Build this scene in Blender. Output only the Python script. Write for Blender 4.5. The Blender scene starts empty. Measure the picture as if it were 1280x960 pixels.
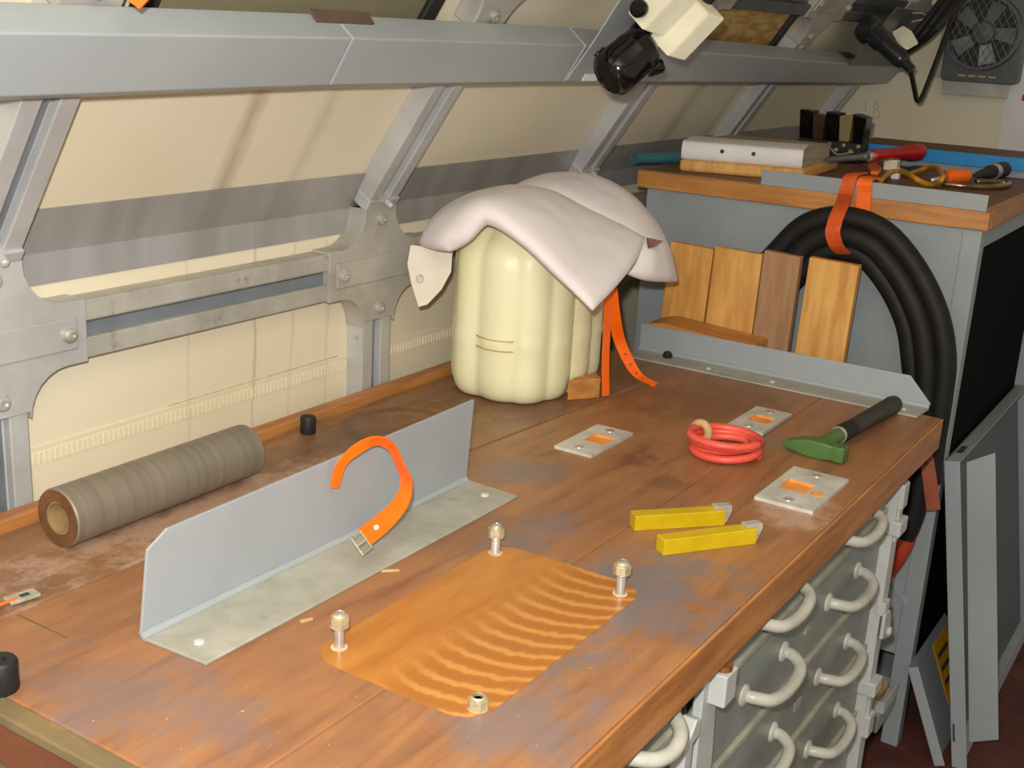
import bpy, bmesh, math, random
from mathutils import Vector, Matrix, noise as mnoise
random.seed(7)
S = bpy.context.scene
COL = S.collection
PI = math.pi
# ---------------------------------------------------------------- camera
F = 1502.0
yaw, pitch, roll = (math.radians(a) for a in (31.95, 16.64, 3.17))
fwd = Vector((-math.sin(yaw)*math.cos(pitch), math.cos(yaw)*math.cos(pitch), -math.sin(pitch)))
rt = Vector((math.cos(yaw), math.sin(yaw), 0)); up = rt.cross(fwd)
R2 = math.cos(roll)*rt + math.sin(roll)*up; U2 = -math.sin(roll)*rt + math.cos(roll)*up
CAM = Vector((0, 0, 1.42))
cd = bpy.data.cameras.new('camera'); cam = bpy.data.objects.new('camera', cd); COL.objects.link(cam)
cd.sensor_width = 36; cd.lens = F*36/1280; cd.clip_start = .02
cam.matrix_world = Matrix(((R2.x, U2.x, -fwd.x, CAM.x), (R2.y, U2.y, -fwd.y, CAM.y), (R2.z, U2.z, -fwd.z, CAM.z), (0, 0, 0, 1)))
S.camera = cam
# ---------------------------------------------------------------- light: dim room light and the camera's flash
w = bpy.data.worlds.new('room_light'); S.world = w; w.use_nodes = True
w.node_tree.nodes['Background'].inputs[0].default_value = (1.0, .95, .87, 1)
w.node_tree.nodes['Background'].inputs[1].default_value = .46
fl = bpy.data.lights.new('camera_flash', 'POINT'); fl.energy = 100; fl.color = (1, .985, .96); fl.shadow_soft_size = .018
flo = bpy.data.objects.new('camera_flash', fl); COL.objects.link(flo); flo.location = CAM + U2*.075 - R2*.03
vs = S.view_settings; vs.view_transform = 'Standard'; vs.look = 'None'; vs.gamma = 1; vs.exposure = 0.0; vs.use_curve_mapping = False
# ---------------------------------------------------------------- pixel helpers (a pixel is a direction; a plane gives the distance)
ZB = .80
def ray(p): return R2*((p[0]-640)/F) - U2*((p[1]-480)/F) + fwd
def onz(p, z=ZB): d = ray(p); return CAM + d*((z-CAM.z)/d.z)
def onx(p, x): d = ray(p); return CAM + d*((x-CAM.x)/d.x)
def ony(p, y): d = ray(p); return CAM + d*((y-CAM.y)/d.y)
def atd(p, dep): return CAM + ray(p)*dep
# ---------------------------------------------------------------- materials
def lin(c): return tuple((v/255/12.92 if v/255 <= .04045 else ((v/255+.055)/1.055)**2.4) for v in c) + (1,)
MATS = {}
def newmat(name):
    m = bpy.data.materials.new(name); m.use_nodes = True
    return m, m.node_tree.nodes, m.node_tree.links, m.node_tree.nodes['Principled BSDF']
def noise_fac(N, L, scale, stretch=(1, 1, 1), detail=4, rough=.6, dist=0):
    g = N.new('ShaderNodeNewGeometry'); mp = N.new('ShaderNodeMapping'); mp.inputs['Scale'].default_value = stretch
    L.new(g.outputs['Position'], mp.inputs['Vector'])
    t = N.new('ShaderNodeTexNoise'); t.inputs['Scale'].default_value = scale; t.inputs['Detail'].default_value = detail
    t.inputs['Roughness'].default_value = rough; t.inputs['Distortion'].default_value = dist
    L.new(mp.outputs[0], t.inputs['Vector']); return t.outputs['Fac']
def ramp(N, L, fac, stops):
    r = N.new('ShaderNodeValToRGB'); e = r.color_ramp.elements
    while len(e) < len(stops): e.new(.5)
    for el, (p, c) in zip(e, stops): el.position = p; el.color = c
    L.new(fac, r.inputs[0]); return r.outputs[0]
def mix(N, L, fac, a, b):
    m = N.new('ShaderNodeMix'); m.data_type = 'RGBA'
    for s, v in ((m.inputs[0], fac), (m.inputs[6], a), (m.inputs[7], b)):
        if hasattr(v, 'default_value') and hasattr(v, 'links'): L.new(v, s)
        else: s.default_value = v
    return m.outputs[2]
def math_(N, L, op, a, b=None, clamp=False):
    m = N.new('ShaderNodeMath'); m.operation = op; m.use_clamp = clamp
    for s, v in zip(m.inputs, (a, b)):
        if v is None: continue
        if hasattr(v, 'links'): L.new(v, s)
        else: s.default_value = v
    return m.outputs[0]
def bump(N, L, B, fac, strength, dist=.002):
    b = N.new('ShaderNodeBump'); b.inputs['Strength'].default_value = strength; b.inputs['Distance'].default_value = dist
    L.new(fac, b.inputs['Height']); L.new(b.outputs[0], B.inputs['Normal'])
def M(name, c1, c2=None, rough=.5, metal=0, scale=10, stretch=(1, 1, 1), bmp=0, c3=None, t3=.62, s3=5, spec=.5, coat=0, sss=0, lo=.35, hi=.65):
    if name in MATS: return MATS[name]
    m, N, L, B = newmat(name)
    c2 = c2 or tuple(v*.88 for v in c1)
    f = noise_fac(N, L, scale, stretch)
    col = ramp(N, L, f, [(lo, lin(c1)), (hi, lin(c2))])
    if c3:
        f3 = noise_fac(N, L, s3, (1, 1, 1), 6, .7)
        col = mix(N, L, ramp(N, L, f3, [(t3, (0, 0, 0, 1)), (t3+.1, (1, 1, 1, 1))]), col, lin(c3))
    L.new(col, B.inputs['Base Color'])
    B.inputs['Roughness'].default_value = rough; B.inputs['Metallic'].default_value = metal
    B.inputs['Specular IOR Level'].default_value = spec; B.inputs['Coat Weight'].default_value = coat
    if sss: B.inputs['Subsurface Weight'].default_value = sss; B.inputs['Subsurface Radius'].default_value = (.02, .015, .006)
    if bmp: bump(N, L, B, f, bmp)
    MATS[name] = m; return m
grey_paint = M('grey_paint', (150, 156, 158), (140, 147, 150), .45, scale=6, c3=(128, 130, 128), t3=.66, s3=9)
grey_plate = M('grey_plate', (158, 164, 168), (150, 156, 160), .42, scale=5)
duct_paint = M('duct_paint', (158, 163, 163), (150, 156, 158), .38, scale=3)
base_worn = M('worn_plate_foot', (170, 168, 156), (150, 148, 136), .45, 0, scale=18, c3=(140, 136, 124), t3=.6, s3=14)
drawer_paint = M('drawer_paint', (142, 148, 141), (124, 130, 123), .4, scale=7, c3=(112, 102, 84), t3=.66, s3=12)
ridge_paint = M('dusty_ridge', (165, 163, 145), (140, 138, 122), .6, scale=20)
handle_paint = M('handle_paint', (190, 188, 176), (165, 163, 150), .35, scale=14)
white_paint = M('pale_grey_paint', (188, 190, 186), (172, 174, 170), .45, scale=12, c3=(140, 120, 90), t3=.72, s3=16)
alu = M('aluminium', (196, 196, 194), (176, 175, 172), .38, .25, scale=9, stretch=(1, 1, 1), c3=(150, 146, 140), t3=.64, s3=16)
alu_dull = M('aluminium_dull', (186, 182, 172), (166, 162, 152), .45, .2, scale=14, c3=(132, 126, 116), t3=.6, s3=13)
alu_groove = M('aluminium_groove', (150, 160, 170), (130, 140, 150), .4, .6, scale=10)
flash_band = M('knee_sheet', (172, 170, 168), (152, 149, 145), .35, .25, scale=3, stretch=(1, 4, .4), c3=(140, 132, 122), t3=.62, s3=4)
steel = M('steel', (200, 197, 188), (165, 160, 150), .3, .45, scale=40)
brass_nut = M('passivated_steel', (216, 206, 176), (176, 162, 124), .28, .5, scale=60)
rust_tube = M('weathered_tube_steel', (150, 141, 126), (122, 112, 98), .5, .35, scale=6, stretch=(.5, 22, .5), bmp=.1, c3=(140, 112, 74), t3=.6, s3=9, lo=.2, hi=.8)
tube_end = M('tube_cut_end', (120, 82, 48), (96, 64, 40), .6, .2, scale=40)
rubber = M('black_rubber', (30, 29, 28), (22, 22, 22), .6, scale=20, bmp=.2)
hose_rubber = M('hose_rubber', (27, 26, 25), (21, 20, 19), .6, scale=30, spec=.3)
black_gloss = M('black_bakelite', (14, 14, 15), (10, 10, 11), .12, scale=10)
black_matt = M('shade_black', (10, 10, 11), (6, 6, 7), .95, scale=25, spec=.1)
dark_grey = M('dark_grey_paint_and_shade', (88, 92, 92), (72, 76, 76), .4, scale=12)
orange_strap = M('orange_strap', (255, 112, 14), (240, 98, 8), .42, scale=20)
orange_dull = M('orange_webbing', (214, 88, 28), (190, 74, 22), .6, scale=60, bmp=.2)
brown_strap = M('brown_strap', (150, 72, 36), (128, 58, 28), .6, scale=30)
white_cloth = M('white_cloth', (226, 218, 216), (214, 206, 206), .85, scale=5, bmp=.05, sss=.05)
cream_cloth = M('cream_lining', (225, 215, 200), (214, 204, 186), .85, scale=8)
can_plastic = M('yellowed_plastic', (232, 229, 190), (224, 219, 172), .42, scale=4, c3=(222, 208, 150), t3=.72, s3=14, sss=.25)
pine = M('pine_wood', (222, 170, 92), (192, 134, 62), .6, scale=5, stretch=(9, 9, 1), bmp=.15, c3=(150, 96, 44), t3=.7, s3=16)
pine_grey = M('weathered_pine', (176, 136, 100), (150, 112, 78), .7, scale=5, stretch=(9, 9, 1), bmp=.15)
pine_x = M('edge_wood', (196, 138, 74), (166, 108, 54), .45, scale=6, stretch=(1, 9, 9), bmp=.12, c3=(120, 66, 28), t3=.66, s3=10)
pine_y = M('bench_edge_wood', (188, 128, 70), (150, 96, 52), .45, scale=6, stretch=(9, 1, 9), bmp=.12, c3=(110, 66, 36), t3=.64, s3=8)
table_wood = M('table_wood', (128, 88, 54), (96, 64, 42), .55, scale=6, stretch=(1.5, 9, 9), bmp=.1)
yellow_paint = M('yellow_paint', (200, 172, 14), (184, 154, 10), .4, scale=14, c3=(110, 92, 20), t3=.74, s3=40)
carbide = M('carbide_tip', (200, 200, 188), (170, 168, 150), .4, .4, scale=50)
green_paint = M('green_paint', (78, 112, 58), (64, 94, 48), .45, scale=18, c3=(130, 140, 96), t3=.66, s3=60)
red_cable = M('red_cable', (228, 92, 74), (214, 78, 62), .45, scale=20)
red_handle = M('red_handle', (176, 22, 30), (160, 16, 24), .3, scale=20)
red_cap = M('red_heat_shrink', (176, 62, 34), (150, 48, 28), .5, scale=20)
paper_white = M('white_paper', (232, 228, 224), (224, 220, 216), .8, scale=20)
paper_edge = M('paper_pages', (190, 176, 152), (140, 126, 106), .85, scale=6, stretch=(1, 1, 60))
beige = M('beige_paint', (226, 222, 196), (214, 208, 182), .35, scale=8)
blue_paint = M('blue_paint', (30, 146, 214), (24, 130, 196), .45, scale=10)
teal = M('teal_plastic', (74, 132, 138), (60, 116, 122), .4, scale=20)
yellow_cable = M('yellow_cable', (206, 150, 30), (186, 130, 24), .45, scale=20)
kraft = M('kraft_tape', (200, 170, 120), (180, 150, 104), .7, scale=20)
plate_alu = M('cast_plate', (214, 214, 206), (186, 186, 177), .45, .2, scale=22, bmp=.15)
fresh_wood = M('fresh_cut_wood', (236, 160, 76), (214, 132, 54), .7, scale=30)
brown_tape = M('brown_tape', (98, 80, 66), (84, 66, 54), .7, scale=20)
sign_yellow = M('sign_yellow', (226, 160, 20), (212, 146, 16), .5, scale=20)
ink = M('ink', (60, 56, 50), (60, 56, 50), .8)
gasket = M('window_gasket', (44, 40, 36), (34, 32, 30), .6, scale=20)
grey_tarp = M('grey_outside_cover', (176, 164, 138), (162, 150, 124), .8, scale=6)
bark = M('dry_grass_outside', (255, 216, 146), (212, 160, 92), .9, scale=40, stretch=(1.4, .4, 1.4), lo=.38, hi=.6, c3=(226, 176, 110), t3=.62, s3=9)
red_ink = M('red_ink', (196, 40, 70), (196, 40, 70), .8)
pencil = M('pencil_mark', (190, 184, 156), (190, 184, 156), .8)
# cream wall panel with dirty run marks
def cream_mat(name, streaks):
    m, N, L, B = newmat(name)
    col = ramp(N, L, noise_fac(N, L, 3), [(.3, lin((230, 219, 192))), (.7, lin((222, 210, 180)))])
    g = N.new('ShaderNodeNewGeometry'); sp = N.new('ShaderNodeSeparateXYZ'); L.new(g.outputs['Position'], sp.inputs[0])
    nz = noise_fac(N, L, 6, (1, 1, 1), 5, .7)
    tot = None
    for y0, z0, k, wd, amt in streaks:
        c = math_(N, L, 'ADD', math_(N, L, 'MULTIPLY', math_(N, L, 'SUBTRACT', sp.outputs['Z'], z0), k), y0)
        c = math_(N, L, 'ADD', c, math_(N, L, 'MULTIPLY', math_(N, L, 'SUBTRACT', nz, .5), .03))
        d = math_(N, L, 'ABSOLUTE', math_(N, L, 'SUBTRACT', sp.outputs['Y'], c))
        v = math_(N, L, 'MULTIPLY', math_(N, L, 'SUBTRACT', 1, math_(N, L, 'DIVIDE', d, wd), True), amt)
        v = math_(N, L, 'MULTIPLY', v, math_(N, L, 'MULTIPLY', nz, 1.7), True)
        tot = v if tot is None else math_(N, L, 'MAXIMUM', tot, v)
    if tot is not None: col = mix(N, L, tot, col, lin((150, 130, 100)))
    L.new(col, B.inputs['Base Color']); B.inputs['Roughness'].default_value = .5
    return m
cream_low = cream_mat('cream_panel', [(1.17, .95, 0, .004, .22), (1.305, .95, .02, .005, .5), (1.39, .95, .05, .004, .3), (1.47, .95, 0, .006, .2)])
cream_up = cream_mat('cream_upper_panel', [(1.215, 1.15, -.10, .024, .75), (1.36, 1.15, -.08, .022, .3), (2.62, 1.25, .0, .05, .45), (2.86, 1.25, -.02, .03, .4)])
cream_back = cream_mat('cream_back_panel', [])
# floor
floor_m = M('red_brown_floor', (96, 50, 40), (70, 34, 28), .75, scale=9, bmp=.2, c3=(112, 96, 76), t3=.62, s3=7)
# worn bench wood
def bench_mat(name, a, b, dk, smudge):
    m, N, L, B = newmat(name)
    g = noise_fac(N, L, 5, (7, 1, 7), 6, .65, .6)
    col = ramp(N, L, g, [(.28, lin(dk)), (.45, lin(b)), (.68, lin(a))])
    n2 = noise_fac(N, L, 4.5, (1, .6, 1), 5, .7)
    col = mix(N, L, ramp(N, L, n2, [(.5, (0, 0, 0, 1)), (.72, (.75, .75, .75, 1))]), col, lin((116, 83, 65)))
    gm = N.new('ShaderNodeNewGeometry')
    for (x, y, rx, ry, c, th, sc, am) in smudge:
        vd = N.new('ShaderNodeVectorMath'); vd.operation = 'SUBTRACT'; L.new(gm.outputs['Position'], vd.inputs[0]); vd.inputs[1].default_value = (x, y, ZB)
        vm = N.new('ShaderNodeVectorMath'); vm.operation = 'MULTIPLY'; L.new(vd.outputs[0], vm.inputs[0]); vm.inputs[1].default_value = (1/rx, 1/ry, 0)
        ln = N.new('ShaderNodeVectorMath'); ln.operation = 'LENGTH'; L.new(vm.outputs[0], ln.inputs[0])
        fall = math_(N, L, 'SUBTRACT', 1, ln.outputs['Value'], True)
        nn = noise_fac(N, L, sc, (1, .8, 1), 6, .75)
        v = math_(N, L, 'MULTIPLY', math_(N, L, 'SUBTRACT', math_(N, L, 'ADD', nn, math_(N, L, 'MULTIPLY', fall, .35)), th, True), 6, True)
        v = math_(N, L, 'MULTIPLY', math_(N, L, 'MULTIPLY', v, math_(N, L, 'MULTIPLY', fall, 3, True)), am)
        col = mix(N, L, v, col, lin(c))
    # ring left by a can, rear board
    for (x, y, r, wd, am) in ((-1.10, 1.44, .088, .016, .55),):
        vd = N.new('ShaderNodeVectorMath'); vd.operation = 'DISTANCE'; L.new(gm.outputs['Position'], vd.inputs[0]); vd.inputs[1].default_value = (x, y, ZB)
        q = math_(N, L, 'SUBTRACT', 1, math_(N, L, 'DIVIDE', math_(N, L, 'ABSOLUTE', math_(N, L, 'SUBTRACT', vd.outputs['Value'], r)), wd), True)
        col = mix(N, L, math_(N, L, 'MULTIPLY', q, am), col, lin((70, 48, 32)))
    sp = noise_fac(N, L, 120, (1, 1, 1), 2)
    col = mix(N, L, ramp(N, L, sp, [(.735, (0, 0, 0, 1)), (.75, (.8, .8, .8, 1))]), col, lin((196, 176, 150)))
    L.new(col, B.inputs['Base Color']); B.inputs['Roughness'].default_value = .42
    bump(N, L, B, g, .12)
    return m
blue = (110, 106, 112); dirt = (92, 62, 44); pale = (186, 158, 138)
bench_main = bench_mat('worn_bench_board', (162, 114, 74), (146, 101, 67), (120, 82, 58),
    [(-.53, 1.16, .16, .22, blue, .58, 16, .8), (-.50, .86, .12, .18, blue, .62, 16, .6), (-.72, 1.20, .12, .25, blue, .64, 14, .55), (-.84, 1.40, .1, .1, blue, .6, 14, .6),
     (-.745, 1.56, .05, .12, (104, 64, 44), .62, 22, .7), (-.66, 1.50, .05, .05, (110, 70, 50), .62, 20, .6), (-.47, 1.52, .07, .09, pale, .55, 20, .7), (-.78, 1.9, .2, .2, (104, 70, 50), .55, 8, .6), (-.8, .66, .2, .12, blue, .6, 14, .5), (-.60, 1.78, .06, .06, (120, 112, 100), .56, 16, .6)])
bench_rear = bench_mat('worn_rear_board', (154, 112, 75), (136, 98, 66), (108, 78, 55),
    [(-1.08, 1.0, .12, .5, pale, .62, 24, .6), (-1.1, 1.35, .16, .3, dirt, .60, 14, .6), (-1.05, 1.7, .2, .25, dirt, .60, 14, .5)])
def patch_mat():
    m, N, L, B = newmat('varnished_patch')
    g = N.new('ShaderNodeNewGeometry'); mp = N.new('ShaderNodeMapping'); mp.inputs['Location'].default_value = (.60, -.70, 0); mp.inputs['Scale'].default_value = (1, .22, 1)
    L.new(g.outputs['Position'], mp.inputs['Vector'])
    wv = N.new('ShaderNodeTexWave'); wv.wave_type = 'RINGS'; wv.rings_direction = 'Z'; wv.inputs['Scale'].default_value = 52; wv.inputs['Distortion'].default_value = 1.5
    wv.inputs['Detail'].default_value = 3; wv.inputs['Detail Scale'].default_value = 2; L.new(mp.outputs[0], wv.inputs['Vector'])
    grain = ramp(N, L, wv.outputs['Fac'], [(.0, lin((160, 101, 42))), (.6, lin((166, 107, 46))), (.9, lin((190, 134, 70)))])
    plain = ramp(N, L, noise_fac(N, L, 8, (6, 1, 6), 5), [(.35, lin((182, 122, 54))), (.7, lin((164, 104, 44)))])
    sp = N.new('ShaderNodeSeparateXYZ'); L.new(g.outputs['Position'], sp.inputs[0])
    fac = math_(N, L, 'MULTIPLY', math_(N, L, 'ADD', sp.outputs['X'], .655), 20, True)
    col = mix(N, L, fac, plain, grain)
    col = mix(N, L, ramp(N, L, noise_fac(N, L, 14, (1, 1, 1), 6, .7), [(.6, (0, 0, 0, 1)), (.75, (.6, .6, .6, 1))]), col, lin((164, 106, 58)))
    L.new(col, B.inputs['Base Color']); B.inputs['Roughness'].default_value = .32
    return m
patch_m = patch_mat()
def glass_mat():
    m, N, L, B = newmat('window_glass'); N.remove(B)
    t = N.new('ShaderNodeBsdfTransparent'); t.inputs[0].default_value = (.9, .9, .87, 1); gl = N.new('ShaderNodeBsdfGlossy'); gl.inputs['Roughness'].default_value = .05
    mx = N.new('ShaderNodeMixShader'); mx.inputs[0].default_value = .05; L.new(t.outputs[0], mx.inputs[1]); L.new(gl.outputs[0], mx.inputs[2])
    L.new(mx.outputs[0], N['Material Output'].inputs[0]); return m
glass = glass_mat()
# ---------------------------------------------------------------- mesh helpers
class MB:
    def __init__(s): s.v = []; s.f = []
    def add(s, vs, fs):
        b = len(s.v); s.v += [Vector(v) for v in vs]; s.f += [tuple(b+i for i in f) for f in fs]; return s
    def box(s, x0, x1, y0, y1, z0, z1, mat=None):
        vs = [Vector((x, y, z)) for z in (z0, z1) for y in (y0, y1) for x in (x0, x1)]
        if mat: vs = [mat @ v for v in vs]
        return s.add(vs, [(0, 2, 3, 1), (4, 5, 7, 6), (0, 1, 5, 4), (2, 6, 7, 3), (0, 4, 6, 2), (1, 3, 7, 5)])
    def obox(s, o, a, b, c):                    # box from a corner and three edge vectors
        o, a, b, c = map(Vector, (o, a, b, c)); n = len(s.v)
        return s.add([o, o+a, o+b, o+a+b, o+c, o+a+c, o+b+c, o+a+b+c], [(0, 2, 3, 1), (4, 5, 7, 6), (0, 1, 5, 4), (2, 6, 7, 3), (0, 4, 6, 2), (1, 3, 7, 5)])
    def prism(s, poly, d):                      # polygon of 3D points extruded by d
        d = Vector(d); n = len(poly); P = [Vector(p) for p in poly]
        return s.add(P+[p+d for p in P], [tuple(range(n-1, -1, -1)), tuple(range(n, 2*n))]+[(i, (i+1) % n, n+(i+1) % n, n+i) for i in range(n)])
    def tube(s, pts, r, n=10, closed=False, flat=1.0):
        P = [Vector(p) for p in pts]; m = len(P); rr = r if isinstance(r, (list, tuple)) else [r]*m
        T = []
        for i in range(m):
            a = P[(i-1) % m] if closed or i else P[i]; b = P[(i+1) % m] if closed or i < m-1 else P[i]
            T.append((b-a).normalized())
        ref = Vector((0, 0, 1)) if abs(T[0].z) < .9 else Vector((1, 0, 0))
        u = T[0].cross(ref).normalized(); vs = []
        for i in range(m):
            u = (u-T[i]*u.dot(T[i])).normalized(); w_ = T[i].cross(u)
            for k in range(n):
                a = 2*PI*k/n; vs.append(P[i]+u*(math.cos(a)*rr[i])+w_*(math.sin(a)*rr[i]*flat))
        fs = [(i*n+k, i*n+(k+1) % n, ((i+1) % m)*n+(k+1) % n, ((i+1) % m)*n+k) for i in range(m if closed else m-1) for k in range(n)]
        if not closed: fs += [tuple(range(n-1, -1, -1)), tuple((m-1)*n+k for k in range(n))]
        return s.add(vs, fs)
    def lathe(s, prof, o=(0, 0, 0), ax=(0, 0, 1), n=20):   # profile of (radius, height)
        o = Vector(o); ax = Vector(ax).normalized(); ref = Vector((0, 0, 1)) if abs(ax.z) < .9 else Vector((1, 0, 0))
        u = ax.cross(ref).normalized(); w_ = ax.cross(u); m = len(prof)
        vs = [o+ax*h+(u*math.cos(2*PI*k/n)+w_*math.sin(2*PI*k/n))*max(r, 1e-5) for r, h in prof for k in range(n)]
        fs = [(i*n+k, i*n+(k+1) % n, (i+1)*n+(k+1) % n, (i+1)*n+k) for i in range(m-1) for k in range(n)]
        if prof[0][0] > 1e-4: fs.append(tuple(range(n-1, -1, -1)))
        if prof[-1][0] > 1e-4: fs.append(tuple((m-1)*n+k for k in range(n)))
        return s.add(vs, fs)
    def ribbon(s, pts, wd, th):                 # flat strap along points, width vectors, thickness
        P = [Vector(p) for p in pts]; m = len(P); vs = []
        for i in range(m):
            t = (P[min(i+1, m-1)]-P[max(i-1, 0)]).normalized(); wv = Vector(wd[i] if isinstance(wd, list) else wd)
            wv = wv-t*wv.dot(t); nn = t.cross(wv).normalized()*th/2
            vs += [P[i]-wv/2-nn, P[i]+wv/2-nn, P[i]+wv/2+nn, P[i]-wv/2+nn]
        fs = [(i*4+k, i*4+(k+1) % 4, (i+1)*4+(k+1) % 4, (i+1)*4+k) for i in range(m-1) for k in range(4)]
        return s.add(vs, fs+[(3, 2, 1, 0), tuple((m-1)*4+k for k in range(4))])
    def build(s, name, mat, parent=None, smooth=False, bevel=0, segs=2, weld=False):
        me = bpy.data.meshes.new(name)
        if parent is not None: o = parent['_w']; o = Vector(o)
        else:
            xs = [v.x for v in s.v]; ys = [v.y for v in s.v]; o = Vector(((min(xs)+max(xs))/2, (min(ys)+max(ys))/2, min(v.z for v in s.v)))
        me.from_pydata([v-o for v in s.v], [], s.f)
        bm = bmesh.new(); bm.from_mesh(me)
        if weld: bmesh.ops.remove_doubles(bm, verts=bm.verts, dist=1e-5)
        bmesh.ops.recalc_face_normals(bm, faces=bm.faces); bm.to_mesh(me); bm.free()
        me.materials.append(mat)
        ob = bpy.data.objects.new(name, me); COL.objects.link(ob)
        ob['_w'] = tuple(o)
        if parent is not None: ob.parent = parent
        else: ob.location = o
        if smooth: me.shade_smooth(); 
        if smooth == 'auto':
            me.set_sharp_from_angle(angle=math.radians(40))
        if bevel:
            b = ob.modifiers.new('bevel', 'BEVEL'); b.width = bevel; b.segments = segs; b.limit_method = 'ANGLE'; b.angle_limit = math.radians(35)
        return ob
def tag(o, label, cat, group=None):
    o['label'] = label; o['category'] = cat
    if group: o['group'] = group
    return o
def thing(name, loc, label, cat, group=None):
    e = bpy.data.objects.new(name, None); COL.objects.link(e); e.location = loc; e['_w'] = tuple(loc); e.empty_display_size = .03
    return tag(e, label, cat, group)
def struct(o): o['kind'] = 'structure'; return o
def copy_tree(o, parent=None, loc=None, rz=None, label=None):
    c = o.copy(); COL.objects.link(c); c.parent = parent
    if loc is not None: c.location = loc
    if rz is not None: c.rotation_euler.z = rz
    if label: c['label'] = label
    for ch in o.children: copy_tree(ch, c)
    return c
def spline(pts, n=8, closed=False):
    P = [Vector(p) for p in pts]; m = len(P); out = []
    rng = m if closed else m-1
    for i in range(rng):
        p0 = P[(i-1) % m] if closed or i else P[0]*2-P[1]; p1 = P[i]; p2 = P[(i+1) % m]
        p3 = P[(i+2) % m] if closed or i < m-2 else P[m-1]*2-P[m-2]
        for k in range(n):
            t = k/n; out.append(.5*((2*p1)+(p2-p0)*t+(2*p0-5*p1+4*p2-p3)*t*t+(3*p1-p0-3*p2+p3)*t**3))
    if not closed: out.append(P[-1])
    return out
# ---------------------------------------------------------------- the shell: floor, walls
XF, XP = -1.25, -1.285          # front plane of the frame, plane of the cream panels
ZK, T = 1.12, .66               # height of the knee, lean of the upper wall
sl = Vector((T, 0, 1)).normalized(); nr = Vector((1, 0, -T)).normalized()
def SP(s, y, off=0): return Vector((XF, 0, ZK)) + sl*s + nr*off + Vector((0, y, 0))
YE = 3.78                        # end wall
PY = [.84, 1.56, 2.255, 2.95, 3.66]; PW = .074
floor = struct(MB().box(-1.4, 1.6, -1.2, YE+.05, -.06, 0).build('floor', floor_m))
wl = struct(MB().box(XP-.03, XP, -.6, YE+.02, 0, ZK+.03).build('wall_left', cream_low))
wu = struct(MB().obox(SP(-.01, -.6, -.035), sl*1.21, (0, YE+.62, 0), -nr*.03).build('wall_upper', cream_up))
wb = struct(MB().box(-1.32, 1.2, YE, YE+.05, 0, 2.2).build('wall_back', cream_back))
struct(MB().box(-.62, 1.6, -1.2, YE+.05, 2.12, 2.17).build('ceiling', cream_back))
# pressed seam with short ribs along the lower panel
b = MB(); b.box(XP, XP+.0015, -.3, YE, .862, .866); b.build('seam_edge', cream_low, wl)
b = MB(); y = .2
while y < YE: b.box(XP, XP+.003, y, y+.0042, .842, .857); y += .0085
o = b.build('seam_ribs', cream_low, wl); o['kind'] = 'stuff'
b = MB(); z = 0
b.box(XP, XP+.001, 1.13, 1.50, .868, .870); b.build('patch_edge', M('panel_dirt', (186, 170, 140), (212, 198, 170), .8, scale=60), wl)
# silver knee sheet (an upright leaf and a leaning leaf)
pz = [(.978, 0), (1.02, 0)]
b = MB()
a0 = Vector((XP+.004, 0, 1.077)); a1 = Vector((XP+.004, 0, 1.117)); a2 = SP(.048, 0, -.031)
for p, q in ((a0, a1), (a1, a2)):
    b.obox(p+Vector((0, -.3, 0)), q-p, (0, YE+.3, 0), Vector((-.004, 0, 0)))
b.build('knee_sheet', flash_band, wl)
# posts, struts, rails: channel with a central groove
def channel(b, A, B, across, out, W=PW, D=.035, g=.022, h=.014):
    A, B, across, out = map(Vector, (A, B, across, out))
    pr = [(-W/2, -D), (-W/2, 0), (-g/2, 0), (-g/2, -h), (g/2, -h), (g/2, 0), (W/2, 0), (W/2, -D)]
    b.prism([A+across*p+out*q for p, q in pr], B-A)
def groove(b, A, B, across, out, g=.012, h=.0135):
    A, B, across, out = map(Vector, (A, B, across, out)); b.obox(A-across*g/2-out*h, B-A, across*g, out*.004)
Yv = Vector((0, 1, 0)); Xv = Vector((1, 0, 0)); Zv = Vector((0, 0, 1))
def fillet_cross(ha, hb, ya, yb, za, zb, r):
    # outline in (u, v): vertical arm half width ha, horizontal arm half height hb, extents, concave corner radius r
    out = []
    def arc(cx, cy, a0, a1):
        for k in range(7): a = math.radians(a0+(a1-a0)*k/6); out.append((cx+r*math.cos(a), cy+r*math.sin(a)))
    out.append((yb, -hb)); out.append((yb, hb)); arc(ha+r, hb+r, 270, 180); out.append((ha, zb)); out.append((-ha, zb))
    arc(-ha-r, hb+r, 360, 270); out.append((ya, hb)); out.append((ya, -hb)); arc(-ha-r, -hb-r, 90, 0)
    out.append((-ha, za)); out.append((ha, za)); arc(ha+r, -hb-r, 180, 90)
    return out
def bolt_head(b, c, ax, r=.009):
    b.lathe([(r*1.25, 0), (r*1.25, .0015), (r, .002), (r, .006), (r*.75, .0075), (r*.45, .0075), (r*.45, .005), (0, .005)], c, ax, 12)
ZR = 1.018
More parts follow.
